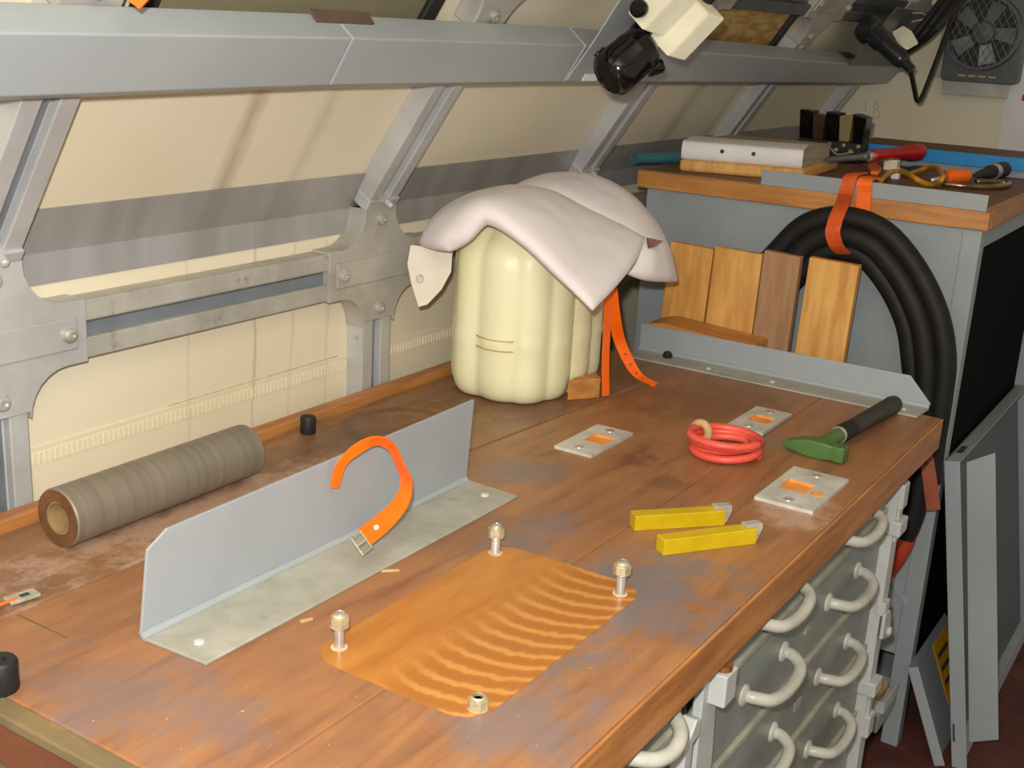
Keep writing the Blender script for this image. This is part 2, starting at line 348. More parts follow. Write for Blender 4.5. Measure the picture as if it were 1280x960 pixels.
for i, y in enumerate(PY):
    b = MB(); channel(b, (XF, y, 0), (XF, y, ZK), Yv, Xv); po = b.build('post', alu, wl, bevel=.0015)
    b = MB(); groove(b, (XF, y, 0), (XF, y, ZK-.19), Yv, Xv); b.build('groove_strip', alu_groove, po)
    b = MB(); channel(b, SP(0, y), SP(.82, y), Yv, nr); st = b.build('strut', alu, wu, bevel=.0015)
    b = MB(); groove(b, SP(0.02, y), SP(.82, y), Yv, nr); b.build('groove_strip', alu_groove, st)
    # cross plate where the post meets the rail
    poly = fillet_cross(PW/2+.003, .041, -.127, .127, -.088, .102, .056)
    b = MB(); b.prism([Vector((XP+.001, y+u, ZR+v)) for u, v in poly], (XF+.004-XP-.001, 0, 0)); gp = b.build('cross_plate', alu_dull if i else alu, wl, bevel=.003, smooth='auto')
    b = MB(); b.box(XF+.003, XF+.0075, y-.112, y+.112, ZR-.021, ZR+.021); b.build('pressed_band', alu_dull if i else alu, gp, bevel=.004)
    for u, v in ((-.098, 0), (.098, 0), (0, .082), (0, -.068)):
        b = MB(); bolt_head(b, (XF+.0035+(.004 if v == 0 else 0), y+u, ZR+v), Xv); b.build('bolt', steel, gp, smooth='auto')
    # knee joint lug
    b = MB(); b.obox(SP(-.004, y-PW/2-.002, .004), sl*.022, (0, PW+.004, 0), -nr*.03); b.lathe([(.006, 0), (.006, .012), (.003, .015)], SP(.012, y+.008, .002), nr, 10)
    b.build('knee_lug', alu, gp, bevel=.003)
    # upper cross plate on the strut
    sc = .463
    poly = fillet_cross(PW/2+.003, .041, -.127, .127, -.115, .115, .056)
    b = MB(); b.prism([SP(sc+v, y+u, -.034) for u, v in poly], nr*.038); gp = b.build('cross_plate', alu_dull, wu, bevel=.003, smooth='auto')
    b = MB(); b.obox(SP(sc-.021, y-.112, .003), sl*.042, (0, .224, 0), nr*.0045); b.build('pressed_band', alu_dull, gp, bevel=.004)
    for u, v in ((-.098, 0), (.098, 0), (0, .088), (0, -.088)):
        b = MB(); bolt_head(b, SP(sc+v, y+u, .0035+(.004 if v == 0 else 0)), nr); b.build('bolt', steel, gp, smooth='auto')
ends = [-.3]+PY+[YE]
for i in range(len(ends)-1):
    y0 = ends[i]+(.12 if i else 0); y1 = ends[i+1]-(.12 if i < len(PY) else 0)
    if y1-y0 < .03: continue
    b = MB(); channel(b, (XF, y0, ZR), (XF, y1, ZR), Zv, Xv, W=.076); r_ = b.build('rail', alu_dull, wl, bevel=.0015)
    b = MB(); groove(b, (XF, y0, ZR-.003), (XF, y1, ZR-.003), Zv, Xv, g=.018); b.build('groove_strip', alu_groove, r_)
    b = MB(); channel(b, SP(.463, y0), SP(.463, y1), sl, nr, W=.076); b.build('rail', dark_grey if i > 2 else alu_dull, wu, bevel=.0015)  # far rails coloured darker to imitate the flash falling off
# windows in the leaning wall
def window(name, y0, y1, s0, s1, back):
    o = struct(thing(name, SP(s0, (y0+y1)/2, -.03), 'x', 'x'));
    del o['label'], o['category']
    b = MB(); g = .03
    for (ya, yb, sa, sb) in ((y0, y0+g, s0, s1), (y1-g, y1, s0, s1), (y0+g, y1-g, s0, s0+g), (y0+g, y1-g, s1-g, s1)):
        b.obox(SP(sa, ya, -.036), sl*(sb-sa), (0, yb-ya, 0), nr*.014)
    b.build('gasket', gasket, o, bevel=.003)
    MB().obox(SP(s0+g*.8, y0+g*.8, -.028), sl*(s1-s0-1.6*g), (0, y1-y0-1.6*g, 0), nr*.002).build('pane', glass, o)
    MB().obox(SP(s0+g*.8, y0+g*.8, -.0345), sl*(s1-s0-1.6*g), (0, y1-y0-1.6*g, 0), nr*.003).build('view_panel', back, o)
window('window_1', PY[0]+.085, PY[1]-.095, .24, .80, grey_tarp)
window('window_2', PY[2]+.07, PY[3]-.09, .24, .80, bark)
# ---------------------------------------------------------------- duct along the leaning wall
dk = thing('cable_duct', (-1.06, 2.2, 1.32), 'long grey sheet metal duct running along the leaning wall struts', 'duct')
def lerp_tab(y, tab):                       # the duct sags a little towards both ends
    for a, c in zip(tab[:-1], tab[1:]):
        if y <= c[0] or c is tab[-1]:
            t = (y-a[0])/(c[0]-a[0]); return [p+(q-p)*t for p, q in zip(a[1:], c[1:])]
def duct_prof(y):
    z0, zr = lerp_tab(y, ((.3, 1.320, 1.379), (.73, 1.327, 1.388), (1.2, 1.334, 1.393), (1.79, 1.333, 1.393), (2.42, 1.327, 1.384), (3.76, 1.310, 1.356)))
    fx = XF+T*(z0-ZK)
    slx = lambda z: XF+T*(z-ZK)
    return [Vector((slx(z0-.010)-.0005, y, z0-.010)), Vector((fx+.062, y, z0)), Vector((fx+.099, y, zr)), Vector((fx+.082, y, zr+.014)), Vector((max(fx+.055, slx(zr+.0275)+.009), y, zr+.0275)), Vector((slx(zr+.008)-.0005, y, zr+.008))]
def duct_piece(y0, y1):
    b = MB(); n = 8
    ys = [y0+(y1-y0)*k/n for k in range(n+1)]; m = 6
    vs = [p for y in ys for p in duct_prof(y)]
    fs = [(i*m+k, i*m+(k+1) % m, (i+1)*m+(k+1) % m, (i+1)*m+k) for i in range(n) for k in range(m)]
    b.add(vs, fs+[tuple(range(m-1, -1, -1)), tuple(n*m+k for k in range(m))]); return b.build('duct_section', duct_paint, dk, bevel=.002)
cuts = [.3, 1.2, 1.79, 3.74]
for a, c in zip(cuts[:-1], cuts[1:]): duct_piece(a+.0015, c-.0015)
b = MB(); p = duct_prof(1.2)
b.obox(p[3]+Vector((-.003, -.045, .0025)), (0, .11, 0), p[4]-p[3]+Vector((.004, 0, 0)), (p[3]-p[2]).cross(Yv).normalized()*-.0012+Vector((.001, 0, .0015)))
tp = b.build('tape', brown_tape, dk)
p = duct_prof(1.84); nf = Vector((p[2]-p[1])).cross(Yv).normalized(); nf = nf if nf.x > 0 else -nf
MB().obox(p[1]+(p[2]-p[1])*.06+nf*.0035, (0, .05, 0), (p[2]-p[1])*.2, nf*.001).build('label_plate', paper_white, dk)
for yy in (3.28,):
    p = duct_prof(yy); MB().obox(p[3]+Vector((0, -.05, 0)), (0, .10, 0), (p[4]-p[3]), (0, 0, .003)).build('tape', brown_tape, dk)
# ---------------------------------------------------------------- workbench
BX0, BX1, BY0, BY1, BT = -1.215, -.42, .567, 2.105, .055
bench = thing('workbench', (-.82, 1.34, 0), 'long wooden workbench with a worn orange-brown top along the wall', 'workbench')
def board(poly, mat, name='board'):
    b = MB(); b.prism([Vector((x, y, ZB-BT)) for x, y in poly], (0, 0, BT)); return b.build(name, mat, bench, bevel=.0025)
G = .0015
board([(BX0, BY0+.022), (-1.031-G, BY0+.022), (-1.031-G, .90), (-.965-G, 1.30), (-.905-G, BY1), (BX0, BY1)], bench_rear)
board([(-1.031+G, BY0+.022), (-.632-.0004, BY0+.022), (-.632-.0004, BY1), (-.905+G, BY1), (-.965+G, 1.30), (-1.031+G, .90)], bench_main)
board([(-.632+.0004, BY0+.022), (BX1-.0045, BY0+.022), (BX1-.0045, BY1), (-.632+.0004, BY1)], bench_main)
board([(BX1-.004, BY0+.022), (BX1, BY0+.022), (BX1, BY1), (BX1-.004, BY1)], pine_y, 'edge_strip')
MB().box(BX0, BX1, BY0, BY0+.0215, ZB-.012, ZB).build('end_strip', M('olive_edge_strip', (122, 104, 70), (104, 92, 66), .6, scale=12, c3=(170, 118, 62), t3=.56, s3=14), bench, bevel=.002)
MB().box(BX0, BX1, BY0+.001, BY0+.0215, ZB-BT, ZB-.0125).build('end_board', M('red_brown_board', (124, 68, 40), (98, 52, 32), .6, scale=8), bench)
MB().box(-1.026, -.945, .691, .6935, ZB-.002, ZB+.0003).build('joint_strip', M('joint_dirt', (120, 104, 60), (100, 84, 52), .7), bench)
MB().box(BX0-.028, BX0-.003, BY0, BY1, ZB-.05, ZB+.014).build('rear_lip', pine_y, bench, bevel=.002)
# varnished patch where a machine base stood
b = MB(); r = .035; x0, x1, y0, y1 = -.735, -.528, .815, 1.168; poly = []
for cx, cy, a0 in ((x1-r, y1-r, 0), (x0+r, y1-r, 90), (x0+r, y0+r, 180), (x1-r, y0+r, 270)):
    for k in range(7): a = math.radians(a0+15*k); poly.append(Vector((cx+r*math.cos(a), cy+r*math.sin(a), ZB-.004)))
b.prism(poly, (0, 0, .0048)); b.build('varnished_patch', patch_m, bench)
# ---------------------------------------------------------------- drawer cabinets under the bench
XD = -.447
def make_handle(parent, y0, y1, z):
    b = MB()
    pts = spline([(XD, y0, z), (XD+.016, y0+.003, z), (XD+.033, y0+.022, z-.005), (XD+.038, (y0+y1)/2, z-.008), (XD+.033, y1-.022, z-.005), (XD+.016, y1-.003, z), (XD, y1, z)], 5)
    b.tube(pts, .0085, 10)
    for yy in (y0, y1): b.lathe([(.0150, 0), (.0148, .0025), (.0090, .006)], (XD, yy, z), Xv, 14)
    return b.build('handle', handle_paint, parent, smooth='auto')
def cabinet(y0, y1, label, rows, hs):
    c = thing('drawer_cabinet', ((XD-.3), (y0+y1)/2, 0), label, 'cabinet')
    MB().box(XD-.62, XD-.022, y0, y1, .03, ZB-BT).build('body', grey_paint, c)
    for (z0, z1) in rows:
        d = MB().box(XD-.022, XD, y0+.012, y1-.012, z0+.012, z1-.002).build('drawer', drawer_paint, c, bevel=.003)
        MB().box(XD-.02, XD+.005, y0+.012, y1-.012, z0, z0+.0118).build('drawer_lip', ridge_paint, d, bevel=.002)
        for (a, e) in hs: make_handle(d, a, e, (z0+z1)/2+.008 if z1 < .73 else .728)
        MB().box(XD, XD+.002, (y0+y1)/2-.012, (y0+y1)/2+.012, (z0+z1)/2-.004, (z0+z1)/2+.012).build('label_holder', ridge_paint, d, bevel=.0008)
    return c
rows = [(.68, .742), (.552, .68), (.43, .552), (.30, .43), (.17, .30), (.05, .17)]
c1 = cabinet(1.17, 1.925, 'grey steel drawer cabinet below the bench, with tall locking bars at its edges', rows, [(1.31, 1.45), (1.635, 1.775)])
c2 = cabinet(.62, 1.125, 'grey steel drawer cabinet below the bench beside the yellow-varnished patch', rows[:], [(.70, .80), (.955, 1.055)])
def lock_bar(y, c, w_, tri=False):
    d = .012
    bar = MB().box(XD-.005, XD+.018, y, y+w_, .10, .735).build('locking_bar', white_paint, c, bevel=.002)
    b = MB(); b.box(XD+.004, XD+.026, y+.003, y+w_-.003, .69, .735); b.box(XD+.006, XD+.022, y+.007, y+w_-.007, .63, .70); b.box(XD-.002, XD+.030, y-.004, y+w_+.004, .645, .672)
    b.build('bolt_bracket', white_paint, bar, bevel=.003)
    b = MB(); b.box(XD-.002, XD+.030, y-.004, y+w_+.004, .345, .372); b.box(XD+.008, XD+.022, y+.008, y+w_-.008, .30, .35); b.box(XD+.002, XD+.028, y+.002, y+w_-.002, .262, .305)
    b.build('bolt_bracket', white_paint, bar, bevel=.003)
    b = MB(); b.prism([Vector((XD+.012+.012, y+u, .465+v)) for u, v in ((-.012, .045), (.02, .04), (.038, 0), (.035, -.018), (-.012, -.002))], (.006, 0, 0))
    b.lathe([(.008, 0), (.008, .006), (.005, .006), (.005, .002), (0, .002)], (XD+.03, y+.016, .468), Xv, 14); b.box(XD+.01, XD+.026, y-.004, y+.022, .50, .525)
    b.build('hasp', white_paint, bar, bevel=.0015)
    return bar
lock_bar(1.900, c1, .036)
b = MB(); b.prism([Vector((XD+.002, 1.135, .73)), Vector((XD+.002, 1.175, .73)), Vector((XD+.002, 1.235, .10)), Vector((XD+.002, 1.135, .10))], (.012, 0, 0)); lb = b.build('locking_bar', white_paint, c1, bevel=.002)
MB().box(XD+.012, XD+.034, 1.15, 1.182, .695, .735).build('bolt_bracket', white_paint, lb, bevel=.002)
MB().lathe([(.01, 0), (.01, .007), (.006, .007)], (XD+.023, 1.166, .735), Zv, 12).build('rusty_bolt', M('rust', (150, 96, 44), (110, 66, 30), .6, .4, scale=80), lb)
b = MB(); b.prism([Vector((XD+.004, 1.05+u, v)) for u, v in ((.055, .70), (.068, .695), (.066, .675), (.05, .672), (.05, .50), (.03, .50), (.03, .672))], (.018, 0, 0)); b.build('latch_hook', white_paint, c2, bevel=.002)
# ---------------------------------------------------------------- near angle plate with an orange strap
def angle_plate(label, p0, along, foot, L, Fd, Hh, ch, screws, lean=0, prof=None):
    # p0 fold start at bench level, along the fold, foot direction on the bench; flange rises
    p0, along, foot = Vector(p0), Vector(along).normalized(), Vector(foot).normalized(); t = .0035; r = .009
    e = thing('angle_plate', p0+along*L/2, label, 'angle plate')
    b = MB(); b.prism([p0+foot*r, p0+foot*Fd+along*.004, p0+foot*Fd+along*(L-.004), p0+foot*r+along*L], (0, 0, t)); b.build('foot', base_worn, e, bevel=.001)
    b = MB(); n = 6
    outer = [(r-r*math.sin(a)-0, r-r*math.cos(a)) for a in [PI/2*k/n for k in range(n+1)]]; inner = [(r-(r-t)*math.sin(a), r-(r-t)*math.cos(a)) for a in [PI/2*k/n for k in range(n+1)]]
    b.prism([p0+foot*u+Zv*v for u, v in outer]+[p0+foot*u+Zv*v for u, v in reversed(inner)], along*L); b.build('fold', grey_plate, e, smooth='auto')
    ld = foot*lean
    b = MB(); c0, c1_ = ch
    prof = prof or [(0, r), (L, r), (L+.002, Hh-c1_), (L-c1_*.9, Hh), (0, Hh)]
    pl = [p0+along*u+Zv*v+ld*(v/Hh) for u, v in prof]
    b.prism(pl, foot*t); b.build('flange', grey_plate, e, bevel=.0008)
    for s_ in screws:
        b = MB(); b.lathe([(.0062, 0), (.0056, .002), (.003, .0032), (0, .0032)], p0+foot*(Fd*.62)+along*s_+Zv*t, Zv, 14); b.build('rivet', white_paint, e, smooth='auto')
    return e
angle_plate('bent grey angle plate with tall flange under the curled orange strap', (-.889, .735, ZB), Yv, Xv, .578, .092, .127, (.034, 0), (.028, .545), lean=.006, prof=[(0, .009), (.578, .009), (.580, .122), (.034, .113), (.008, .098)])
far_plate = angle_plate('low grey angle plate screwed along the far end of the bench', (-1.035, 2.142, ZB), Xv, -Yv, .580, .068, .056, (.0, .045), (.17, .30, .545), lean=0)
b = MB().lathe([(.009, 0), (.010, .006), (.006, .012), (.0, .013)], Vector((onz((838, 447)).x, 2.119, ZB+.0033)), Zv, 14); tag(b.build('wing_nut', rubber, smooth='auto'), 'small black knob on the far angle plate foot', 'knob')
# orange strap on the near plate
es = thing('leather_strap', onz((462, 680), .81), 'bright orange strap curled over the near grey angle plate', 'strap')
pp = [(418, 609, -.872), (427, 580, -.866), (447, 561, -.858), (470, 551, -.85), (488, 558, -.844), (500, 580, -.84), (508, 602, -.836), (502, 627, -.832), (482, 650, -.83), (456, 671, -.828)]
ct = [onx((p[0], p[1]), p[2]) for p in pp]
wdir = [R2*.008+fwd*.008, R2*.010+fwd*.010, R2*.008-U2*.008+fwd*.012, -U2*.010+fwd*.014, -U2*.010-R2*.006+fwd*.013, -R2*.010-U2*.002+fwd*.014, -R2*.014+fwd*.012, -R2*.018+U2*.006+fwd*.008, -R2*.016+U2*.016+fwd*.004, -R2*.014+U2*.020]
wv = spline(wdir, 6); MB().ribbon(spline(ct, 6), [v*1.0 for v in wv], .0028).build('strap_band', orange_strap, es, smooth='auto')
bc = onx((455, 676), -.826)
d1 = (-R2*.014+U2*.020).normalized(); d2 = (ct[-1]-ct[-2]).normalized()
b = MB(); b.tube([bc+d1*.012-d2*.004, bc-d1*.012-d2*.004, bc-d1*.012+d2*.014, bc+d1*.012+d2*.014], .0014, 8, closed=True); b.tube([bc-d2*.006, bc+d2*.014], .0011, 8); b.build('buckle', brass_nut, es, smooth='auto')
b = MB(); b.lathe([(.0035, 0), (.003, .003), (0, .0035)], ct[-2]+(ct[-1]-ct[-2])*.45+(CAM-ct[-1]).normalized()*.0015, CAM-ct[-1], 12); b.build('rivet', steel, es, smooth='auto')
# ---------------------------------------------------------------- steel tube
tr = .0365; TA, TB = onz((72, 648), ZB+tr), onz((308, 562), ZB+tr)
tb = thing('steel_tube', ((TA+TB)/2)*1.0-Vector((0, 0, tr)), 'thick-walled rusty steel tube lying by the rear lip', 'tube')
b = MB(); ax = TB-TA; Lt = ax.length
b.lathe([(tr-.0015, 0), (tr, .002)]+[(tr-.0004*(k % 2), .002+(Lt-.004)*k/40) for k in range(41)]+[(tr-.0015, Lt)], TA, ax, 40); 
me = b
def ring_tube():
    b = MB(); n = 40; axn = ax.normalized(); prof = [(.0205, .0003), (tr-.002, .0003), (tr, .0025)]+[(tr-.0003*(k % 2), .0025+(Lt-.005)*k/40) for k in range(41)]+[(tr, Lt-.0025), (tr-.002, Lt), (.0205, Lt), (.0205, .0003)]
    b.lathe(prof, TA, axn, n); b.f = [f for f in b.f if len(f) == 4]; return b
ring_tube().build('tube_body', rust_tube, tb, smooth='auto', weld=True)
b = MB(); n = 40; axn = ax.normalized(); u = axn.cross(Zv).normalized(); w_ = axn.cross(u)
vs = [TA-axn*.0006+(u*math.cos(2*PI*k/n)+w_*math.sin(2*PI*k/n))*r for r in (.0205, tr-.0015) for k in range(n)]; vs += [v+axn*.001 for v in vs]
fs = [(k, (k+1) % n, n+(k+1) % n, n+k) for k in range(n)]+[(2*n+k, 2*n+(k+1) % n, 3*n+(k+1) % n, 3*n+k) for k in range(n)]+[(k, (k+1) % n, 2*n+(k+1) % n, 2*n+k) for k in range(n)]+[(n+k, n+(k+1) % n, 3*n+(k+1) % n, 3*n+k) for k in range(n)]
b.add(vs, fs); b.build('cut_end', tube_end, tb)
b = MB(); b.lathe([(.0203, .001), (.0203, Lt-.001), (.0185, Lt-.001), (.0185, .001), (.0203, .001)], TA, axn, 30); b.f = [f for f in b.f if len(f) == 4]; b.build('bore', M('bore_steel', (190, 160, 112), (150, 120, 80), .4, .4, scale=20), tb, smooth='auto')
# ---------------------------------------------------------------- rubber stops
def stop(px, r, h, label):
    p = onz(px); b = MB(); b.lathe([(r*.92, 0), (r, .003), (r*.96, h*.5), (r*.98, h-.003), (r*.86, h), (r*.35, h), (r*.3, h-.006), (0, h-.006)], p, Zv, 20); tag(b.build('rubber_stop', rubber, smooth='auto'), label, 'rubber stop')
stop((385, 541), .0125, .027, 'small black rubber stop between the steel tube and the canister')
stop((2, 862), .0165, .032, 'black rubber stop at the near end of the bench')
# ---------------------------------------------------------------- bolts around the varnished patch
def bolt(px, h, label, z_nut=None):
    p = onz(px); p.z = ZB+.0008; e = thing('bolt', p, label, 'bolt', 'bolts around the varnished patch')
    b = MB(); b.tube([p, p+Zv*.0008], .0088, 16); b.build('washer', M('pale_dust', (214, 190, 160), (190, 160, 126), .8, scale=90), e)
    b = MB(); b.lathe([(.0058, 0)]+[(.0058-.0006*(k % 2), .002+h*k/24) for k in range(24)]+[(.005, h), (0, h)], p, Zv, 14); b.build('shank', steel, e, smooth='auto')
    nut(e, p+Zv*(h-.014))
    return e
def nut(e, p, name='nut', r=.0104, h=.0095):
    b = MB(); n = 6
    poly = [p+Vector((r*math.cos(PI/3*k+.3), r*math.sin(PI/3*k+.3), 0)) for k in range(6)]; b.prism(poly, (0, 0, h)); b.lathe([(r*.97, -.0008), (r*.97, 0)], p, Zv, 18)
    b.lathe([(r*.78, h), (r*.74, h+.002), (r*.62, h+.0035), (r*.5, h+.0035), (r*.5, h*.4), (0, h*.4)], p, Zv, 18)
    return b.build(name, brass_nut, e, bevel=.0008)
bolt((424, 810), .039, 'upright bolt with nut at the patch corner beside the near angle plate, white washer')
bolt((619, 692), .037, 'upright bolt with nut at the patch corner facing the canister')
bolt((775, 743), .041, 'upright bolt with nut at the patch corner closest to the yellow tools')
p = onz((597, 886)); tag(nut(None, p+Zv*.0012), 'lone brassy nut sunk at the patch corner, no bolt standing', 'nut')
# ---------------------------------------------------------------- yellow lathe tools
def lathe_tool(pa, pb, label):
    A, B = onz(pa), onz(pb); d = (B-A).normalized(); s_ = Vector((-d.y, d.x, 0)); e = thing('lathe_tool', (A+B)/2, label, 'lathe tool', 'yellow lathe tools')
    Lx = (B-A).length; b = MB(); b.obox(A, d*Lx, s_*.020, Zv*.021); b.build('shank', yellow_paint, e, bevel=.001)
    b = MB(); q = B+Zv*.021-d*.002
    b.prism([q+s_*.004-Zv*.012, q+s_*.004-Zv*0, q+s_*.004-d*.012+Zv*.0, q+s_*.004-d*.012+Zv*.005, q+s_*.004+d*.012+Zv*.005, q+s_*.004+d*.013-Zv*.002, q+s_*.004+d*.006-Zv*.019, q+s_*.004+d*.0-Zv*.019], s_*.013); b.build('tip', carbide, e, bevel=.0008)
    return e
lathe_tool((793, 664), (906, 657), 'yellow square lathe tool closer to the varnished patch bolt and red coil')
lathe_tool((829, 695), (945, 680), 'yellow square lathe tool lying closer to the drawer handles')
# ---------------------------------------------------------------- red cable coil
cc = onz((905, 568)); e = thing('cable_coil', cc, 'coil of red-orange cable tied with kraft tape on the bench', 'cable')
pts = []
for k in range(4*28+1):
    a = 2*PI*k/28; t = k/28
    rr = .050+.004*math.sin(t*2.3)+.003*math.cos(1.7*t+1)
    off = Vector((.004*math.sin(t*1.9), .004*math.cos(t*2.7), 0))
    pts.append(cc+off+Vector((rr*math.cos(a), rr*1.02*math.sin(a), (.0064+.0066*t+.0025*math.sin(a+t)))))
MB().tube(pts, .0062, 9).build('cable', red_cable, e, smooth=True)
tie = cc+Vector((-.047, .012, .0222)); b = MB()
b.tube([tie+Vector((.013*math.cos(a), 0, 0.0156*math.sin(a))) for a in [2*PI*k/16 for k in range(16)]], .0068, 8, closed=True); b.build('tie', kraft, e, smooth=True)
# ---------------------------------------------------------------- slotted plates
def slot_plate(x0, x1, y0, y1, hx, hy, label, extra=False):
    e = thing('slot_plate', ((x0+x1)/2, (y0+y1)/2, ZB), label, 'slot plate', 'metal slot plates let into the bench'); t = .005
    a0, a1, b0, b1 = hx[0], hx[1], hy[0], hy[1]; b = MB()
    for (u0, u1, v0, v1) in ((x0, a0, y0, y1), (a1, x1, y0, y1), (a0, a1, y0, b0), (a0, a1, b1, y1)):
        b.box(u0, u1, v0, v1, ZB, ZB+t)
    b.build('plate', plate_alu, e)
    # the open slot: wooden lining seen through the hole
    b = MB(); b.box(a0, a1, b0, b1, ZB, ZB+.0012); b.box(a0, a1, b1-.002, b1, ZB+.0012, ZB+.0046); b.box(a0, a0+.002, b0, b1-.002, ZB+.0012, ZB+.0046); b.build('slot_lining', fresh_wood, e)
    for (u, v) in (((x0+x1)/2, y0+.020), ((x0+x1)/2, y1-.018)):
        b = MB(); b.lathe([(.008, 0), (.0075, .0012), (.004, .0016), (0, .001)], (u, v, ZB+t), Zv, 14); b.build('screw', steel, e, smooth='auto')
    if extra:
        b = MB(); b.lathe([(.0095, 0), (.0095, .0006), (0, .0006)], (x1-.018, (y0+y1)/2-.012, ZB+t), Zv, 16); b.build('bored_hole', fresh_wood, e)
slot_plate(-.862, -.797, 1.515, 1.652, (-.842, -.805), (1.568, 1.608), 'metal slot plate nearest the canister, let into the bench')
slot_plate(-.698, -.634, 1.796, 1.93, (-.682, -.645), (1.845, 1.885), 'metal slot plate beside the hammer and red coil')
slot_plate(-.538, -.453, 1.521, 1.678, (-.525, -.484), (1.578, 1.622), 'large metal slot plate with an extra round hole by the bench edge', True)
# ---------------------------------------------------------------- hammer
hc = onz((1022, 567)); e = thing('hammer', hc, 'green-headed hammer with black rubber grip lying on the bench', 'hammer')
hb = Vector((-.53, 1.757, ZB)); b = MB()
secs = [(-.052, .004, .013, .012), (-.03, .010, .013, .014), (-.014, .0135, .0135, .0145), (.012, .0135, .0135, .0145), (.026, .0115, .0120, .0145), (.034, .0125, .0130, .0145), (.046, .0125, .0130, .0145)]
vs = []
hx = Vector((.97, -.03, 0)).normalized(); hy = Vector((.03, .97, 0)).normalized()
for (u, ww, hh, zc) in secs:
    for (a, c) in ((-1, -1), (1, -1), (1, 1), (-1, 1)): vs.append(hb+hx*u+hy*(a*hh)+Zv*(zc+c*ww))
n = len(secs); fs = [(i*4+k, i*4+(k+1) % 4, (i+1)*4+(k+1) % 4, (i+1)*4+k) for i in range(n-1) for k in range(4)]+[(3, 2, 1, 0), tuple((n-1)*4+k for k in range(4))]
b.add(vs, fs); b.build('head', green_paint, e, bevel=.002)
h0 = hb+Vector((0, .01, .0155)); h1 = Vector((-.5, 2.075, ZB+.0175)); hd = (h1-h0)
MB().lathe([(.011, 0), (.0125, .02), (.012, .075)], h0, hd, 16).build('neck', green_paint, e, smooth='auto')
MB().lathe([(.0132, .07), (.0142, .071), (.0142, .074), (.0132, .075)], h0, hd, 16).build('ring', steel, e, smooth='auto')
MB().lathe([(.0138, .075), (.0148, .078), (.0148, .118), (.0138, .122)], h0, hd, 16).build('collar', rubber, e, smooth='auto')
Lh = hd.length; MB().lathe([(.0135, .12), (.0142, .13), (.0146, .2), (.0158, Lh-.03), (.0165, Lh-.012), (.015, Lh-.002), (.009, Lh), (0, Lh)], h0, hd, 18).build('grip', M('hammer_grip', (58, 56, 50), (44, 42, 38), .6, scale=30, bmp=.2), e, smooth='auto')
# ---------------------------------------------------------------- plastic canister
CC = Vector((-1.082, 1.78, ZB)); rr_ = Xv; dd_ = Yv; HC = .312
cn = thing('canister', CC, 'fluted yellowish-white plastic canister standing on the bench under the white pad', 'canister')
b = MB(); n = 144; zs = [0, .002, .006, .014, .025, .04]+[.05+.01*k for k in range(22)]+[.275, .285, .294, .302, .308, .312]
vs = []
def base_r(a):
    c, s_ = math.cos(a), math.sin(a); return (abs(c/.107)**3+abs(s_/.150)**3)**(-1/3)
ARC = [0]
for i in range(720):
    p_, q_ = [Vector((base_r(2*PI*k/720)*math.cos(2*PI*k/720), base_r(2*PI*k/720)*math.sin(2*PI*k/720))) for k in (i, i+1)]
    ARC.append(ARC[-1]+(q_-p_).length)
def plan(a):
    f = (a % (2*PI))/(2*PI)*720; i = int(f) % 720; s_ = (ARC[i]+(ARC[i+1]-ARC[i])*(f-int(f)))/ARC[-1]
    lob = abs(math.cos(PI*12*(s_-LOB0)))**.8
    return base_r(a)-.009*(1-lob), lob
LOB0 = 0; f_ = (math.radians(278))/(2*PI)*720; LOB0 = ARC[int(f_)]/ARC[-1]
for z in zs:
    if z < .04: k = 1-.17*(1-math.sqrt(max(0, 1-((.04-z)/.04)**2)))
    elif z > .23: k = 1-.42*((z-.23)/.082)**2.2
    else: k = 1
    for i in range(n):
        a = 2*PI*i/n; r, lob = plan(a)
        dz = z/HC
        if lob > .55 and .098 < z < .114: r += .0018
        r *= k
        vs.append(CC+rr_*(r*math.cos(a))+dd_*(r*math.sin(a))+Zv*(z+.0003))
m = len(zs); fs = [(i*n+k, i*n+(k+1) % n, (i+1)*n+(k+1) % n, (i+1)*n+k) for i in range(m-1) for k in range(n)]+[tuple(range(n-1, -1, -1)), tuple((m-1)*n+k for k in range(n))]
b.add(vs, fs); b.build('canister_body', can_plastic, cn, smooth='auto')
# embossed level mark on the front flute
b = MB(); cells = []
for z in (.096, .1135):
    pts = []
    for i in range(12):
        a = math.radians(-96+28*i/11); r, lob = plan(a); pts.append(CC+rr_*((r+.0012)*math.cos(a))+dd_*((r+.0012)*math.sin(a))+Zv*z)
    b.tube(pts, .0013, 6)
b.build('level_mark', M('aged_plastic_edge', (206, 176, 96), (190, 158, 80), .5, scale=40), cn, smooth=True)
